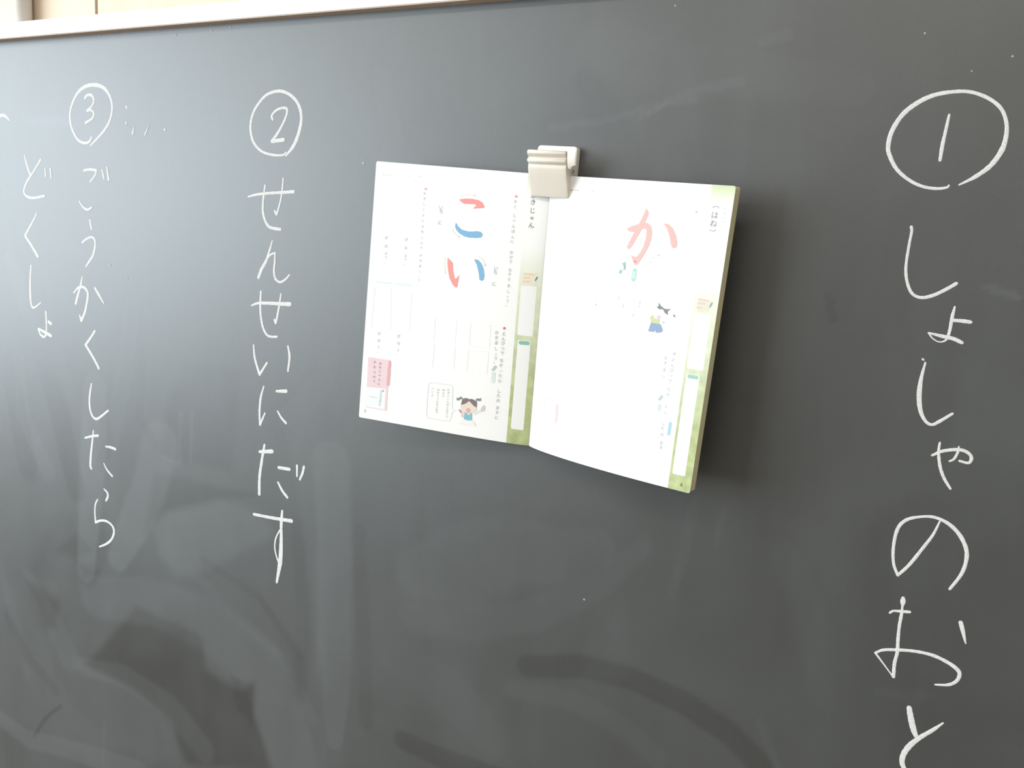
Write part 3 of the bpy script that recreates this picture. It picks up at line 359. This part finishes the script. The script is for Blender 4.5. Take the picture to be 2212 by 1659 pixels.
# ------------------------------------------------------------------ chalkboard
BX0, BX1, BZ0, BZ1 = -2.15, 1.45, .78, 1.9515
def board_mat():
    mt = bpy.data.materials.new('chalkboard_enamel'); mt.use_nodes = True; nt = mt.node_tree; b = nt.nodes['Principled BSDF']
    N = nt.nodes.new; L = nt.links.new
    at = N('ShaderNodeAttribute'); at.attribute_name = 'dust'
    tc = N('ShaderNodeTexCoord')
    mp = N('ShaderNodeMapping'); mp.inputs['Rotation'].default_value = (0, math.radians(24), 0); mp.inputs['Scale'].default_value = (9, 1, 1.6)
    L(tc.outputs['Object'], mp.inputs[0])
    n1 = N('ShaderNodeTexNoise'); n1.inputs['Scale'].default_value = 2.6; n1.inputs['Detail'].default_value = 5; n1.inputs['Distortion'].default_value = .6; L(mp.outputs[0], n1.inputs['Vector'])
    n2 = N('ShaderNodeTexNoise'); n2.inputs['Scale'].default_value = 5.5; n2.inputs['Detail'].default_value = 5; n2.inputs['Distortion'].default_value = .8; L(tc.outputs['Object'], n2.inputs['Vector'])
    n3 = N('ShaderNodeTexNoise'); n3.inputs['Scale'].default_value = 900; n3.inputs['Detail'].default_value = 2; L(tc.outputs['Object'], n3.inputs['Vector'])
    def ma(op, a, c):
        q = N('ShaderNodeMath'); q.operation = op
        for i, s in enumerate((a, c)):
            if isinstance(s, (int, float)): q.inputs[i].default_value = s
            else: L(s, q.inputs[i])
        return q.outputs[0]
    d = ma('ADD', at.outputs['Fac'], ma('MULTIPLY', ma('SUBTRACT', n1.outputs['Fac'], .5), .20))
    d = ma('ADD', d, ma('MULTIPLY', ma('SUBTRACT', n2.outputs['Fac'], .5), .42))
    d = ma('MAXIMUM', d, 0.02)
    d = ma('MULTIPLY', d, ma('ADD', ma('MULTIPLY', n3.outputs['Fac'], .3), .85))
    mx = N('ShaderNodeMix'); mx.data_type = 'RGBA'; mx.clamp_factor = True
    mx.inputs['A'].default_value = BOARD_A; mx.inputs['B'].default_value = BOARD_B
    L(d, mx.inputs['Factor']); L(mx.outputs['Result'], b.inputs['Base Color'])
    b.inputs['Specular IOR Level'].default_value = .95
    L(ma('ADD', ma('MULTIPLY', d, .10), BOARD_ROUGH), b.inputs['Roughness'])
    bp = N('ShaderNodeBump'); bp.inputs['Strength'].default_value = .12; bp.inputs['Distance'].default_value = .0004
    L(n3.outputs['Fac'], bp.inputs['Height']); L(bp.outputs['Normal'], b.inputs['Normal'])
    return mt
BOARD_A = (.014, .0150, .0142, 1); BOARD_B = (.096, .106, .109, 1); BOARD_ROUGH = .44
M_board = board_mat()
board = tag(empty('chalkboard', (0, 0, BZ0)), 'dark green-grey chalkboard covered in white chalk writing and eraser smears', 'chalkboard')
def onboard(o):
    o.parent = board; o.matrix_parent_inverse = Matrix.Translation((0, 0, -BZ0)); return o
xs = np.concatenate([np.linspace(BX0, -1.30, 14, endpoint=False), np.arange(-1.30, .22, .0035), np.linspace(.22, BX1, 20)])
zs = np.concatenate([np.linspace(BZ0, .86, 4, endpoint=False), np.arange(.86, BZ1, .0035), [BZ1]])
X, Z = np.meshgrid(xs, zs); nx, nz = len(xs), len(zs)
Xm, Zm = X * 1000, Z * 1000
dust = np.full(X.shape, .36)
def seg_cap(P_, R_):
    best = np.full(X.shape, 1e9)
    for i in range(len(P_) - 1):
        (ax, az), (bx, bz) = P_[i], P_[i + 1]; dx, dz = bx - ax, bz - az
        t = np.clip(((Xm - ax) * dx + (Zm - az) * dz) / (dx * dx + dz * dz), 0, 1)
        rr = R_[i] + (R_[i + 1] - R_[i]) * t
        best = np.minimum(best, np.hypot(Xm - ax - t * dx, Zm - az - t * dz) / rr)
    return best
def ss(t):
    t = np.clip(t, 0, 1); return t * t * (3 - 2 * t)
for kind, P_, R_, amp in SMEARS:
    if kind == 'L':
        d = seg_cap(P_, R_); dust += amp * .5 * ss((1.18 - d) / .42)
    else:
        ins = np.zeros(X.shape, bool); dist = np.full(X.shape, 1e9)
        for i in range(len(P_)):
            (ax, az), (bx, bz) = P_[i], P_[(i + 1) % len(P_)]; dx, dz = bx - ax, bz - az
            with np.errstate(divide='ignore', invalid='ignore'):
                ins ^= ((az > Zm) != (bz > Zm)) & (Xm < dx * (Zm - az) / (dz if dz else 1e-9) + ax)
            t = np.clip(((Xm - ax) * dx + (Zm - az) * dz) / (dx * dx + dz * dz), 0, 1)
            dist = np.minimum(dist, np.hypot(Xm - ax - t * dx, Zm - az - t * dz))
        sd = np.where(ins, dist, -dist); dust += amp * .5 * ss(sd / R_ * .5 + .5)
co = np.stack([X, np.zeros_like(X), Z], -1).reshape(-1, 3)
idx = np.arange(nx * nz).reshape(nz, nx)
faces = np.stack([idx[:-1, :-1], idx[:-1, 1:], idx[1:, 1:], idx[1:, :-1]], -1).reshape(-1, 4)
me = bpy.data.meshes.new('writing_surface'); me.vertices.add(len(co)); me.vertices.foreach_set('co', co.ravel())
me.loops.add(faces.size); me.loops.foreach_set('vertex_index', faces.ravel()); me.polygons.add(len(faces))
me.polygons.foreach_set('loop_start', np.arange(0, faces.size, 4)); me.update(calc_edges=True)
a_ = me.attributes.new('dust', 'FLOAT', 'POINT'); a_.data.foreach_set('value', dust.ravel().astype(np.float32))
tag(onboard(link('writing_surface', me, M_board)), 'dark chalkboard surface with pale eraser smears')
onboard(box('backing_panel', (BX0, .002, BZ0), (BX1, .019, BZ1), M_joint))
M_frame = mat('frame_white', (.86, .85, .83), .35, .5, noise=.02, nscale=20)
M_shade_strip = mat('frame_underside_shade', (.60, .46, .36), .6, .3, noise=.15, nscale=30)  # brown colour stands in for shade on the white rail's underside
tag(onboard(box('frame_rail', (BX0 - .02, -.013, 1.9508), (BX1 + .02, .0195, 1.9692), M_frame, None, .0012)), 'white upper frame rail')
tag(onboard(box('frame_shade_strip', (BX0, -.0118, 1.9502), (BX1, .0015, 1.9512), M_shade_strip)), 'brown strip standing in for shade under the upper rail')
tag(onboard(box('frame_rail', (BX0 - .02, -.013, BZ0 - .02), (BX1 + .02, .0195, BZ0), M_frame, None, .0012)), 'white lower frame rail')
onboard(box('frame_rail', (BX0 - .02, -.013, BZ0), (BX0, .0195, 1.9508), M_frame, None, .0012))
onboard(box('frame_rail', (BX1, -.013, BZ0), (BX1 + .02, .0195, 1.9508), M_frame, None, .0012))

# chalk marks: low domed ribbons of chalk
def chalk_mat(name, col, cover):
    mt = bpy.data.materials.new(name); mt.use_nodes = True; nt = mt.node_tree; b = nt.nodes['Principled BSDF']
    tc = nt.nodes.new('ShaderNodeTexCoord'); n = nt.nodes.new('ShaderNodeTexNoise'); n.inputs['Scale'].default_value = 700; n.inputs['Detail'].default_value = 3
    nt.links.new(tc.outputs['Object'], n.inputs['Vector'])
    r = nt.nodes.new('ShaderNodeValToRGB'); r.color_ramp.elements[0].position = .3; r.color_ramp.elements[0].color = (*[c * cover for c in col], 1)
    r.color_ramp.elements[1].position = .55; r.color_ramp.elements[1].color = (*col, 1)
    nt.links.new(n.outputs['Fac'], r.inputs[0]); nt.links.new(r.outputs[0], b.inputs['Base Color']); b.inputs['Roughness'].default_value = 1; b.inputs['Specular IOR Level'].default_value = .1
    return mt
M_chalk = chalk_mat('chalk', CHALK_COL, .80)
M_chalk_faint = chalk_mat('chalk_faint', (.56, .575, .58), .85)
def resample(L_):
    # L_: points (x, z, w) in mm; a repeated point is a sharp corner
    runs, cur = [], [L_[0]]
    for q in L_[1:]:
        if q == cur[-1]:
            runs.append(cur); cur = [q]
        else: cur.append(q)
    runs.append(cur)
    out = []
    for rn in runs:
        A = np.array(rn, float)
        if len(A) < 2: continue
        if len(A) == 2: pts_ = np.array([A[0] + (A[1] - A[0]) * t for t in np.linspace(0, 1, 8)])
        else:
            pts_ = []
            E_ = np.vstack([2 * A[0] - A[1], A, 2 * A[-1] - A[-2]])
            for i in range(1, len(E_) - 2):
                p0, p1, p2, p3 = E_[i - 1:i + 3]
                for t in np.linspace(0, 1, 9)[:-1]:
                    pts_.append(.5 * ((2 * p1) + (p2 - p0) * t + (2 * p0 - 5 * p1 + 4 * p2 - p3) * t * t + (3 * p1 - p0 - 3 * p2 + p3) * t ** 3))
            pts_.append(A[-1]); pts_ = np.array(pts_)
        out.append(pts_)
    return out
def ribbon(bm, pts_, lift):
    t = np.gradient(pts_[:, :2], axis=0); t /= (np.linalg.norm(t, axis=1)[:, None] + 1e-9); n = np.stack([-t[:, 1], t[:, 0]], 1)
    w_ = np.maximum(pts_[:, 2], .5) / 2 * np.array([random.uniform(.93, 1.07) for _ in pts_])
    # round ends
    ring = []
    L0, L1 = pts_[0, :2] - t[0] * w_[0] * .8, pts_[-1, :2] + t[-1] * w_[-1] * .8
    cs = [(L0, n[0], w_[0] * .45)] + [(pts_[i, :2], n[i], w_[i]) for i in range(len(pts_))] + [(L1, n[-1], w_[-1] * .45)]
    for c_, nn, hw in cs:
        row = []
        for s, h in ((-1, .0), (-.72, .8), (0, 1.0), (.72, .8), (1, .0)):
            p = c_ + nn * hw * s; row.append(bm.verts.new((p[0] / 1000, -(.00008 + lift + .00013 * h), p[1] / 1000)))
        ring.append(row)
    for a, b in zip(ring, ring[1:]):
        for i in range(4): bm.faces.new((a[i], a[i + 1], b[i + 1], b[i]))
for lab, strokes in CHALK:
    nm = 'chalk_number' if 'circled number' in lab else ('chalk_mark' if ('bracket' in lab or 'faint' in lab) else 'chalk_character')
    mt = M_chalk_faint if 'faint' in lab else M_chalk
    meshes = []; k = 0
    for s in strokes:
        bm = bmesh.new()
        for run in resample([tuple(q) for q in s]): ribbon(bm, run, k * .00003); k += 1
        for f in bm.faces:
            f.normal_update()
            if f.normal.y > 0: f.normal_flip()
        me = bpy.data.meshes.new('stroke'); bm.to_mesh(me); bm.free(); meshes.append(me)
    if 'faint' in lab:
        for me in meshes: onboard(link(nm, me, mt, None, True))['label'] = 'faint half wiped chalk dot beside circled three'
        continue
    if len(meshes) == 1: o = onboard(link(nm, meshes[0], mt, None, True))
    else:
        x0, _, z0 = meshes[0].vertices[0].co
        o = onboard(empty(nm, (x0, 0, z0)))
        for me in meshes:
            st = link('chalk_stroke', me, mt, o, True); st.location = (-x0, 0, -z0)
    o['label'] = ('white chalk ' + lab)
bm = bmesh.new()
for x, z, r in SPECKS:
    vs_ = [bm.verts.new(((x + r * math.cos(t) * random.uniform(.7, 1)) / 1000, -.0002, (z + r * math.sin(t) * random.uniform(.7, 1)) / 1000)) for t in [i * math.pi / 4 for i in range(8)]]
    c_ = bm.verts.new((x / 1000, -.0005, z / 1000))
    for i in range(8): bm.faces.new((vs_[i], vs_[(i + 1) % 8], c_))
tag(onboard(from_bm('chalk_specks', bm, chalk_mat('chalk_specks', (.44, .455, .46), .7))), 'tiny white chalk specks', None, 'stuff')

# ------------------------------------------------------------------ magnetic clip
CX, CZ, TILT = -.3192, 1.7915, math.radians(2.4)
M_clip = mat('clip_plastic', (.70, .65, .575), .38, .45, noise=.02, nscale=200)
M_base = mat('clip_base_plastic', (.88, .855, .80), .38, .45)
M_steel = mat('clip_spring_steel', (.45, .44, .42), .35, .5, 1.0)
clip = tag(empty('magnetic_clip', (CX, 0, CZ)), 'cream plastic magnetic clip with ridged lever holding up the book', 'clip')
clip.rotation_euler = (0, TILT, 0)
bm = bmesh.new()
hw, zt, zb, r = .0200, .0252, -.0270, .0032
outline = []
for cx_, cz_, a0 in ((hw - r, zt - r, 0), (-hw + r, zt - r, 90), (-hw + r, zb + r, 180), (hw - r, zb + r, 270)):
    for i in range(6):
        a = math.radians(a0 + 18 * i); outline.append((cx_ + r * math.cos(a), cz_ + r * math.sin(a)))
def slab(bm, out, y0, y1, ch):
    mx_ = sum(p[0] for p in out) / len(out); mz_ = sum(p[1] for p in out) / len(out)
    def ringv(y, ins):
        return [bm.verts.new((p[0] - math.copysign(min(ins, abs(p[0] - mx_)), p[0] - mx_), y, p[1] - math.copysign(min(ins, abs(p[1] - mz_)), p[1] - mz_))) for p in out]
    rs = [ringv(y0, 0), ringv(y1 + ch, 0), ringv(y1 + ch * .35, ch * .3), ringv(y1, ch)]
    n = len(out)
    for a, b in zip(rs, rs[1:]):
        for i in range(n): bm.faces.new((a[i], a[(i + 1) % n], b[(i + 1) % n], b[i]))
    bm.faces.new(rs[0]); bm.faces.new(rs[-1])
slab(bm, outline, -.0006, -.0085, .0014)
from_bm('base_plate', bm, M_base, clip)
# pivot ears standing on the base plate
for s in (-1, 1):
    bm = bmesh.new()
    prof = [(-.008, -.0035), (-.008, .0060), (-.0150, .0050), (-.0190, .0030), (-.0205, .0), (-.0195, -.0028), (-.016, -.004)]
    x0, x1 = (.0185 * s, .0203 * s)
    va = [bm.verts.new((x0, y, z + .0025)) for y, z in prof]; vb = [bm.verts.new((x1, y, z + .0025)) for y, z in prof]
    n = len(prof)
    for i in range(n): bm.faces.new((va[i], va[(i + 1) % n], vb[(i + 1) % n], vb[i]))
    bm.faces.new(va); bm.faces.new(vb)
    from_bm('pivot_ear', bm, M_base, clip)
bm = bmesh.new(); tube(bm, (-.0222, -.0172, .0025), (.0222, -.0172, .0025), .0014, 16); from_bm('pivot_pin', bm, M_steel, clip, True)
bm = bmesh.new()
prev = None
for i in range(61):                                   # little torsion spring coiled on the pin
    a = i * 2 * math.pi / 12; x = -.009 + .018 * i / 60
    p = (x, -.0172 + .0026 * math.cos(a), .0025 + .0026 * math.sin(a))
    if prev: tube(bm, prev, p, .0005, 6)
    prev = p
from_bm('spring', bm, M_steel, clip)
# lever: ridged thumb plate on top, flat face tapering to the jaw
prof = [(34.0, 1809.6), (36.4, 1809.2), (37.7, 1807.4), (37.3, 1805.4), (35.6, 1804.0), (34.4, 1803.2), (34.9, 1802.4), (35.8, 1801.2), (35.6, 1799.4), (34.0, 1798.0), (32.9, 1797.2), (33.2, 1796.2), (33.5, 1795.0), (33.0, 1793.0), (29.8, 1786), (24.6, 1776), (22.2, 1771.2), (21.2, 1769.6), (19.8, 1769.2),
        (18.9, 1770.0), (18.9, 1776.0), (17.5, 1783), (14.6, 1787), (13.6, 1792), (17, 1794.4), (28.5, 1795.4), (31.4, 1799.5), (32.8, 1804), (33.6, 1808.8)]
xsec = [(-18.7, .80), (-18.3, .3), (-17.4, 0), (-6, 0), (6, 0), (17.4, 0), (18.3, .3), (18.7, .80)]
bm = bmesh.new(); rows = []
cy_ = sum(p[0] for p in prof) / len(prof); cz_ = sum(p[1] for p in prof) / len(prof)
for x, ins in xsec:
    rows.append([bm.verts.new(((x + 2.3) / 1000, -(y + (cy_ - y) * ins * .05 - (.25 * ins if i < 18 else 0)) / 1000, (z + (cz_ - z) * ins * .05) / 1000 - CZ)) for i, (y, z) in enumerate(prof)])
n = len(prof)
for a, b in zip(rows, rows[1:]):
    for i in range(n): bm.faces.new((a[i], a[(i + 1) % n], b[(i + 1) % n], b[i]))
bm.faces.new(rows[0]); bm.faces.new(rows[-1])
lever = from_bm('lever', bm, M_clip, clip, True)
md = lever.modifiers.new('split', 'EDGE_SPLIT'); md.split_angle = math.radians(38)
for zc, yc in ((1807.2, 36.0), (1800.4, 34.4)):       # rounded grip ridges across the thumb plate
    bm = bmesh.new()
    R_ = []
    for x, k in ((-19.3, .35), (-18.9, .75), (-18.0, 1), (18.0, 1), (18.9, .75), (19.3, .35)):
        R_.append([bm.verts.new(((x + 2.3) / 1000, -(yc + 2.3 * k * math.cos(t)) / 1000, (zc + 2.25 * k * math.sin(t)) / 1000 - CZ)) for t in [i * math.pi / 8 for i in range(16)]])
    for a, b in zip(R_, R_[1:]):
        for i in range(16): bm.faces.new((a[i], a[(i + 1) % 16], b[(i + 1) % 16], b[i]))
    bm.faces.new(R_[0]); bm.faces.new(R_[-1])
    from_bm('grip_ridge', bm, M_clip, lever, True)

# ------------------------------------------------------------------ open book hanging from the clip
TL, TS, TR, BL, BS, BR = [np.array(c_) for c_ in CORNERS]
PW, PH = 182.0, 257.0
def bul(u, page):
    return .0045 * u ** .5 * (1 - u) ** 1.5 / .325 if page == 'L' else .008 * u ** .6 * (1 - u) / .326
def mv(v):
    t = min(max(v / .45, 0), 1); return .2 + .8 * t * t * (3 - 2 * t)
NRM = {}
for pg, (T_, B_) in (('L', (TL, BL)), ('R', (TR, BR))):
    e = (T_ + B_) / 2 - (TS + BS) / 2; nn = np.cross(e, BS - TS); nn /= np.linalg.norm(nn); NRM[pg] = nn if nn[1] < 0 else -nn
ORG = (TS + BS) / 2
def surf(page, um, vm, off=0.0):
    u, v = um / PW, vm / PH; uc = min(max(u, 0), 1)
    T_, B_ = (TL, BL) if page == 'L' else (TR, BR)
    return (1 - v) * ((1 - u) * TS + u * T_) + v * ((1 - u) * BS + u * B_) + NRM[page] * (bul(uc, page) * mv(v) + off / 1000) - ORG
book = tag(empty('open_workbook', tuple(ORG)), 'open white school workbook with green page strips hanging from the clip', 'book')
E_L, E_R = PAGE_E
def paper_mat(name):
    return mat(name, (.805, .815, .81), .62, .25, noise=.012, nscale=90)
M_paper = paper_mat('paper')
M_edge = mat('page_edges', (.56, .53, .35), .8, .15, noise=.12, nscale=400)
M_cover = mat('book_cover', (.30, .34, .16), .5, .4, noise=.1, nscale=60)
US = sorted(set([0, .4, 1, 2, 3.5, 5, 7, 9, 12] + list(range(15, 180, 5)) + [178, 179, 179.8, 180.6, 181.2, 181.7, 182]))
VSt = np.linspace(0, 1, 27)
def vspan(u, r=1.8):
    if u > PW - r:
        i = r - math.sqrt(max(0, r * r - (u - (PW - r)) ** 2)); return i, PH - i
    return 0.0, PH
def solid(name, page, t0f, t1f, mt, parent, grow=0.0, umax=PW):
    bm = bmesh.new(); us = [min(u, umax) for u in US]; us = sorted(set(us)); top, bot = [], []
    for u in us:
        a, b = vspan(u)
        top.append([bm.verts.new(surf(page, u, a - grow + (b - a + 2 * grow) * t, t0f(u))) for t in VSt])
        bot.append([bm.verts.new(surf(page, u, a - grow + (b - a + 2 * grow) * t, t1f(u))) for t in VSt])
    nu, nv = len(us), len(VSt)
    for g in (top, bot):
        for i in range(nu - 1):
            for j in range(nv - 1): bm.faces.new((g[i][j], g[i + 1][j], g[i + 1][j + 1], g[i][j + 1]))
    for j in range(nv - 1):
        for i in (0, nu - 1): bm.faces.new((top[i][j], top[i][j + 1], bot[i][j + 1], bot[i][j]))
    for i in range(nu - 1):
        for j in (0, nv - 1): bm.faces.new((top[i][j], top[i + 1][j], bot[i + 1][j], bot[i][j]))
    o = from_bm(name, bm, mt, parent, True)
    md = o.modifiers.new('split', 'EDGE_SPLIT'); md.split_angle = math.radians(40)
    return o
pages = {}
for pg, tt in (('L', 5.0), ('R', 8.6)):
    pages[pg] = solid('page', pg, lambda u: 0.0, lambda u: -.14, M_paper, book)
    pages[pg]['label'] = 'left page numbered seven' if pg == 'L' else 'right page numbered six'
    th = lambda u, tt=tt: -(3.6 + (tt - 3.6) * min(1, u / 60))
    solid('page_block', pg, lambda u: -.22, th, M_edge, book, -.5)
    solid('cover', pg, lambda u, th=th: th(u) - .05, lambda u, th=th: th(u) - .5, M_cover, book, -.2)

PM = {}
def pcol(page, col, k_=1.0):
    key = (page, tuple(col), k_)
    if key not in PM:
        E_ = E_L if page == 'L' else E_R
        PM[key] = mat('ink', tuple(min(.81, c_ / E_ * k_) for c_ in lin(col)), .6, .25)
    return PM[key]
def flat(name, page, pts_, mt, layer, parent, strip=0):
    bm = bmesh.new(); vs_ = [bm.verts.new((p[0], p[1], 0)) for p in pts_]
    if strip:
        h = len(vs_) // 2
        for i in range(h - 1): bm.faces.new((vs_[i], vs_[i + 1], vs_[-2 - i], vs_[-1 - i]))
    else:
        f = bm.faces.new(vs_); f.normal_update(); bmesh.ops.triangulate(bm, faces=[f])
    u0, u1 = min(p[0] for p in pts_), max(p[0] for p in pts_); v0, v1 = min(p[1] for p in pts_), max(p[1] for p in pts_)
    for k in range(int(u0 // 4) + 1, int(u1 // 4) + 1):
        bmesh.ops.bisect_plane(bm, geom=bm.verts[:] + bm.edges[:] + bm.faces[:], plane_co=(k * 4, 0, 0), plane_no=(1, 0, 0))
    for k in (.4, 1, 2, 3.5, 5, 7, 9, 10, 14):
        if u0 < k < u1: bmesh.ops.bisect_plane(bm, geom=bm.verts[:] + bm.edges[:] + bm.faces[:], plane_co=(k, 0, 0), plane_no=(1, 0, 0))
    for k in range(int(v0 // 8) + 1, int(v1 // 8) + 1):
        bmesh.ops.bisect_plane(bm, geom=bm.verts[:] + bm.edges[:] + bm.faces[:], plane_co=(0, k * 8, 0), plane_no=(0, 1, 0))
    uvl = bm.loops.layers.uv.new('page')
    for f in bm.faces:
        for l in f.loops: l[uvl].uv = (l.vert.co.x / PW, l.vert.co.y / PH)
    for v in bm.verts: v.co = surf(page, v.co.x, v.co.y, .10 + .05 * layer)
    for f in bm.faces:
        f.normal_update()
        if f.normal.y > 0: f.normal_flip()
    me = bpy.data.meshes.new(name); bm.to_mesh(me); bm.free()
    return link(name, me, mt, parent)
def strip_mat(page):
    E_ = E_L if page == 'L' else E_R
    mt = mat('printed_green_' + page, (.5, .6, .3), .6, .25); nt = mt.node_tree; b = nt.nodes['Principled BSDF']; N = nt.nodes.new; L = nt.links.new
    uv = N('ShaderNodeUVMap'); uv.uv_map = 'page'; sp = N('ShaderNodeSeparateXYZ'); L(uv.outputs[0], sp.inputs[0])
    tc = N('ShaderNodeTexCoord'); vo = N('ShaderNodeTexVoronoi'); vo.inputs['Scale'].default_value = 260; L(tc.outputs['Object'], vo.inputs['Vector'])
    nz_ = N('ShaderNodeTexNoise'); nz_.inputs['Scale'].default_value = 120; nz_.inputs['Detail'].default_value = 3; L(tc.outputs['Object'], nz_.inputs['Vector'])
    r = N('ShaderNodeValToRGB'); cr = r.color_ramp
    g = (.41, .47, .235); pale = (.68, .73, .58); wht = (.805, .815, .81)
    cr.elements[0].position = 0; cr.elements[0].color = (*GREEN_TOP, 1); cr.elements[1].position = .08; cr.elements[1].color = (*wht, 1)
    for p_, c_ in ((.26, wht), (.38, pale), (.60, tuple((a + b_) / 2 for a, b_ in zip(g, pale))), (.80, g), (1.0, g)):
        e_ = cr.elements.new(p_); e_.color = (*c_, 1)
    L(sp.outputs[1], r.inputs[0])
    mr = N('ShaderNodeMapRange'); mr.inputs['To Min'].default_value = .80; mr.inputs['To Max'].default_value = 1.22; mr.inputs['From Min'].default_value = .25; mr.inputs['From Max'].default_value = .75
    L(nz_.outputs['Fac'], mr.inputs[0])
    mx = N('ShaderNodeMix'); mx.data_type = 'RGBA'; mx.blend_type = 'MULTIPLY'
    fr = N('ShaderNodeMapRange'); fr.inputs['From Min'].default_value = .34; fr.inputs['From Max'].default_value = .72; L(sp.outputs[1], fr.inputs[0]); L(fr.outputs[0], mx.inputs['Factor'])
    L(r.outputs[0], mx.inputs['A']); L(mr.outputs[0], mx.inputs['B'])
    mn = N('ShaderNodeMix'); mn.data_type = 'RGBA'; mn.blend_type = 'DARKEN'; mn.inputs['Factor'].default_value = 1; mn.inputs['B'].default_value = (.87, .87, .86, 1)
    L(mx.outputs['Result'], mn.inputs['A']); L(mn.outputs['Result'], b.inputs['Base Color'])
    return mt
GREEN_TOP = (.52, .60, .36)
def rrect(u0, u1, v0, v1, r=1.4):
    o_ = []
    for cx_, cz_, a0 in ((u1 - r, v1 - r, 0), (u0 + r, v1 - r, 90), (u0 + r, v0 + r, 180), (u1 - r, v0 + r, 270)):
        for i in range(4):
            a = math.radians(a0 + 30 * i); o_.append((cx_ + r * math.cos(a), cz_ + r * math.sin(a)))
    return o_
M_box = mat('printed_white', (.79, .80, .80), .62, .25)
flat('green_strip', 'L', [(.3, .15), (22.3, .15), (22.3, PH - .15), (.3, PH - .15)], strip_mat('L'), 0, pages['L'])['label'] = 'green mottled strip beside the fold'
flat('green_strip', 'R', [(161.4, .15), (180.3, .15), (181.4, .7), (181.95, 1.9), (181.95, PH - 1.9), (181.4, PH - .7), (180.3, PH - .15), (161.4, PH - .15)], strip_mat('R'), 0, pages['R'])['label'] = 'green mottled strip at the outer edge'
for pg, bx_ in (('L', ((4.8, 19.8, 102.5, 150.2), (6.3, 18.9, 154.7, 242.3))), ('R', ((163.0, 177.6, 104.8, 151.7), (163.7, 175.5, 156.0, 243.5)))):
    for u0, u1, v0, v1 in bx_: flat('printed_name_box', pg, rrect(u0, u1, v0, v1), M_box, 1, pages[pg])
for name, pg, layer, col, pts_, strip in PRINTS:
    flat(name, pg, pts_, pcol(pg, col), layer, pages[pg], strip)
# lettering, one mesh for each printed line
cache = {}
def glyph(ch):
    if ch not in cache:
        cu = bpy.data.curves.new('glyph', 'FONT'); cu.body = ch; cu.resolution_u = 2
        o = bpy.data.objects.new('glyph', cu); C.objects.link(o)
        me = o.to_mesh(); v = [(q.co.x, q.co.y) for q in me.vertices]; f = [tuple(p.vertices) for p in me.polygons]; o.to_mesh_clear()
        bpy.data.objects.remove(o); bpy.data.curves.remove(cu); cache[ch] = (v, f)
    return cache[ch]
for name, pg, size, col, chars in TEXTS:
    V, F = [], []
    for ch, um, vm in chars:
        v, f = glyph(ch)
        if not v: continue
        s = size * (.72 if ch in 'ゅょゃっ' else 1)
        if ch.isdigit(): cx_, cy_ = .25, .34
        else: cx_, cy_ = .52, .37
        if ch in '（）': cx_, cy_ = sum(q[0] for q in v) / len(v), sum(q[1] for q in v) / len(v)
        base = len(V)
        for x, y in v:
            dx, dy = (x - cx_) * s / .95, (y - cy_) * s / .95
            if ch in '（）': dx, dy = dy, -dx
            uu = um - dx if pg == 'L' else um + dx
            V.append(tuple(surf(pg, uu, vm - dy, .42)))
        F += [tuple(base + i for i in p) for p in f]
    me = bpy.data.meshes.new(name); me.from_pydata(V, [], F)
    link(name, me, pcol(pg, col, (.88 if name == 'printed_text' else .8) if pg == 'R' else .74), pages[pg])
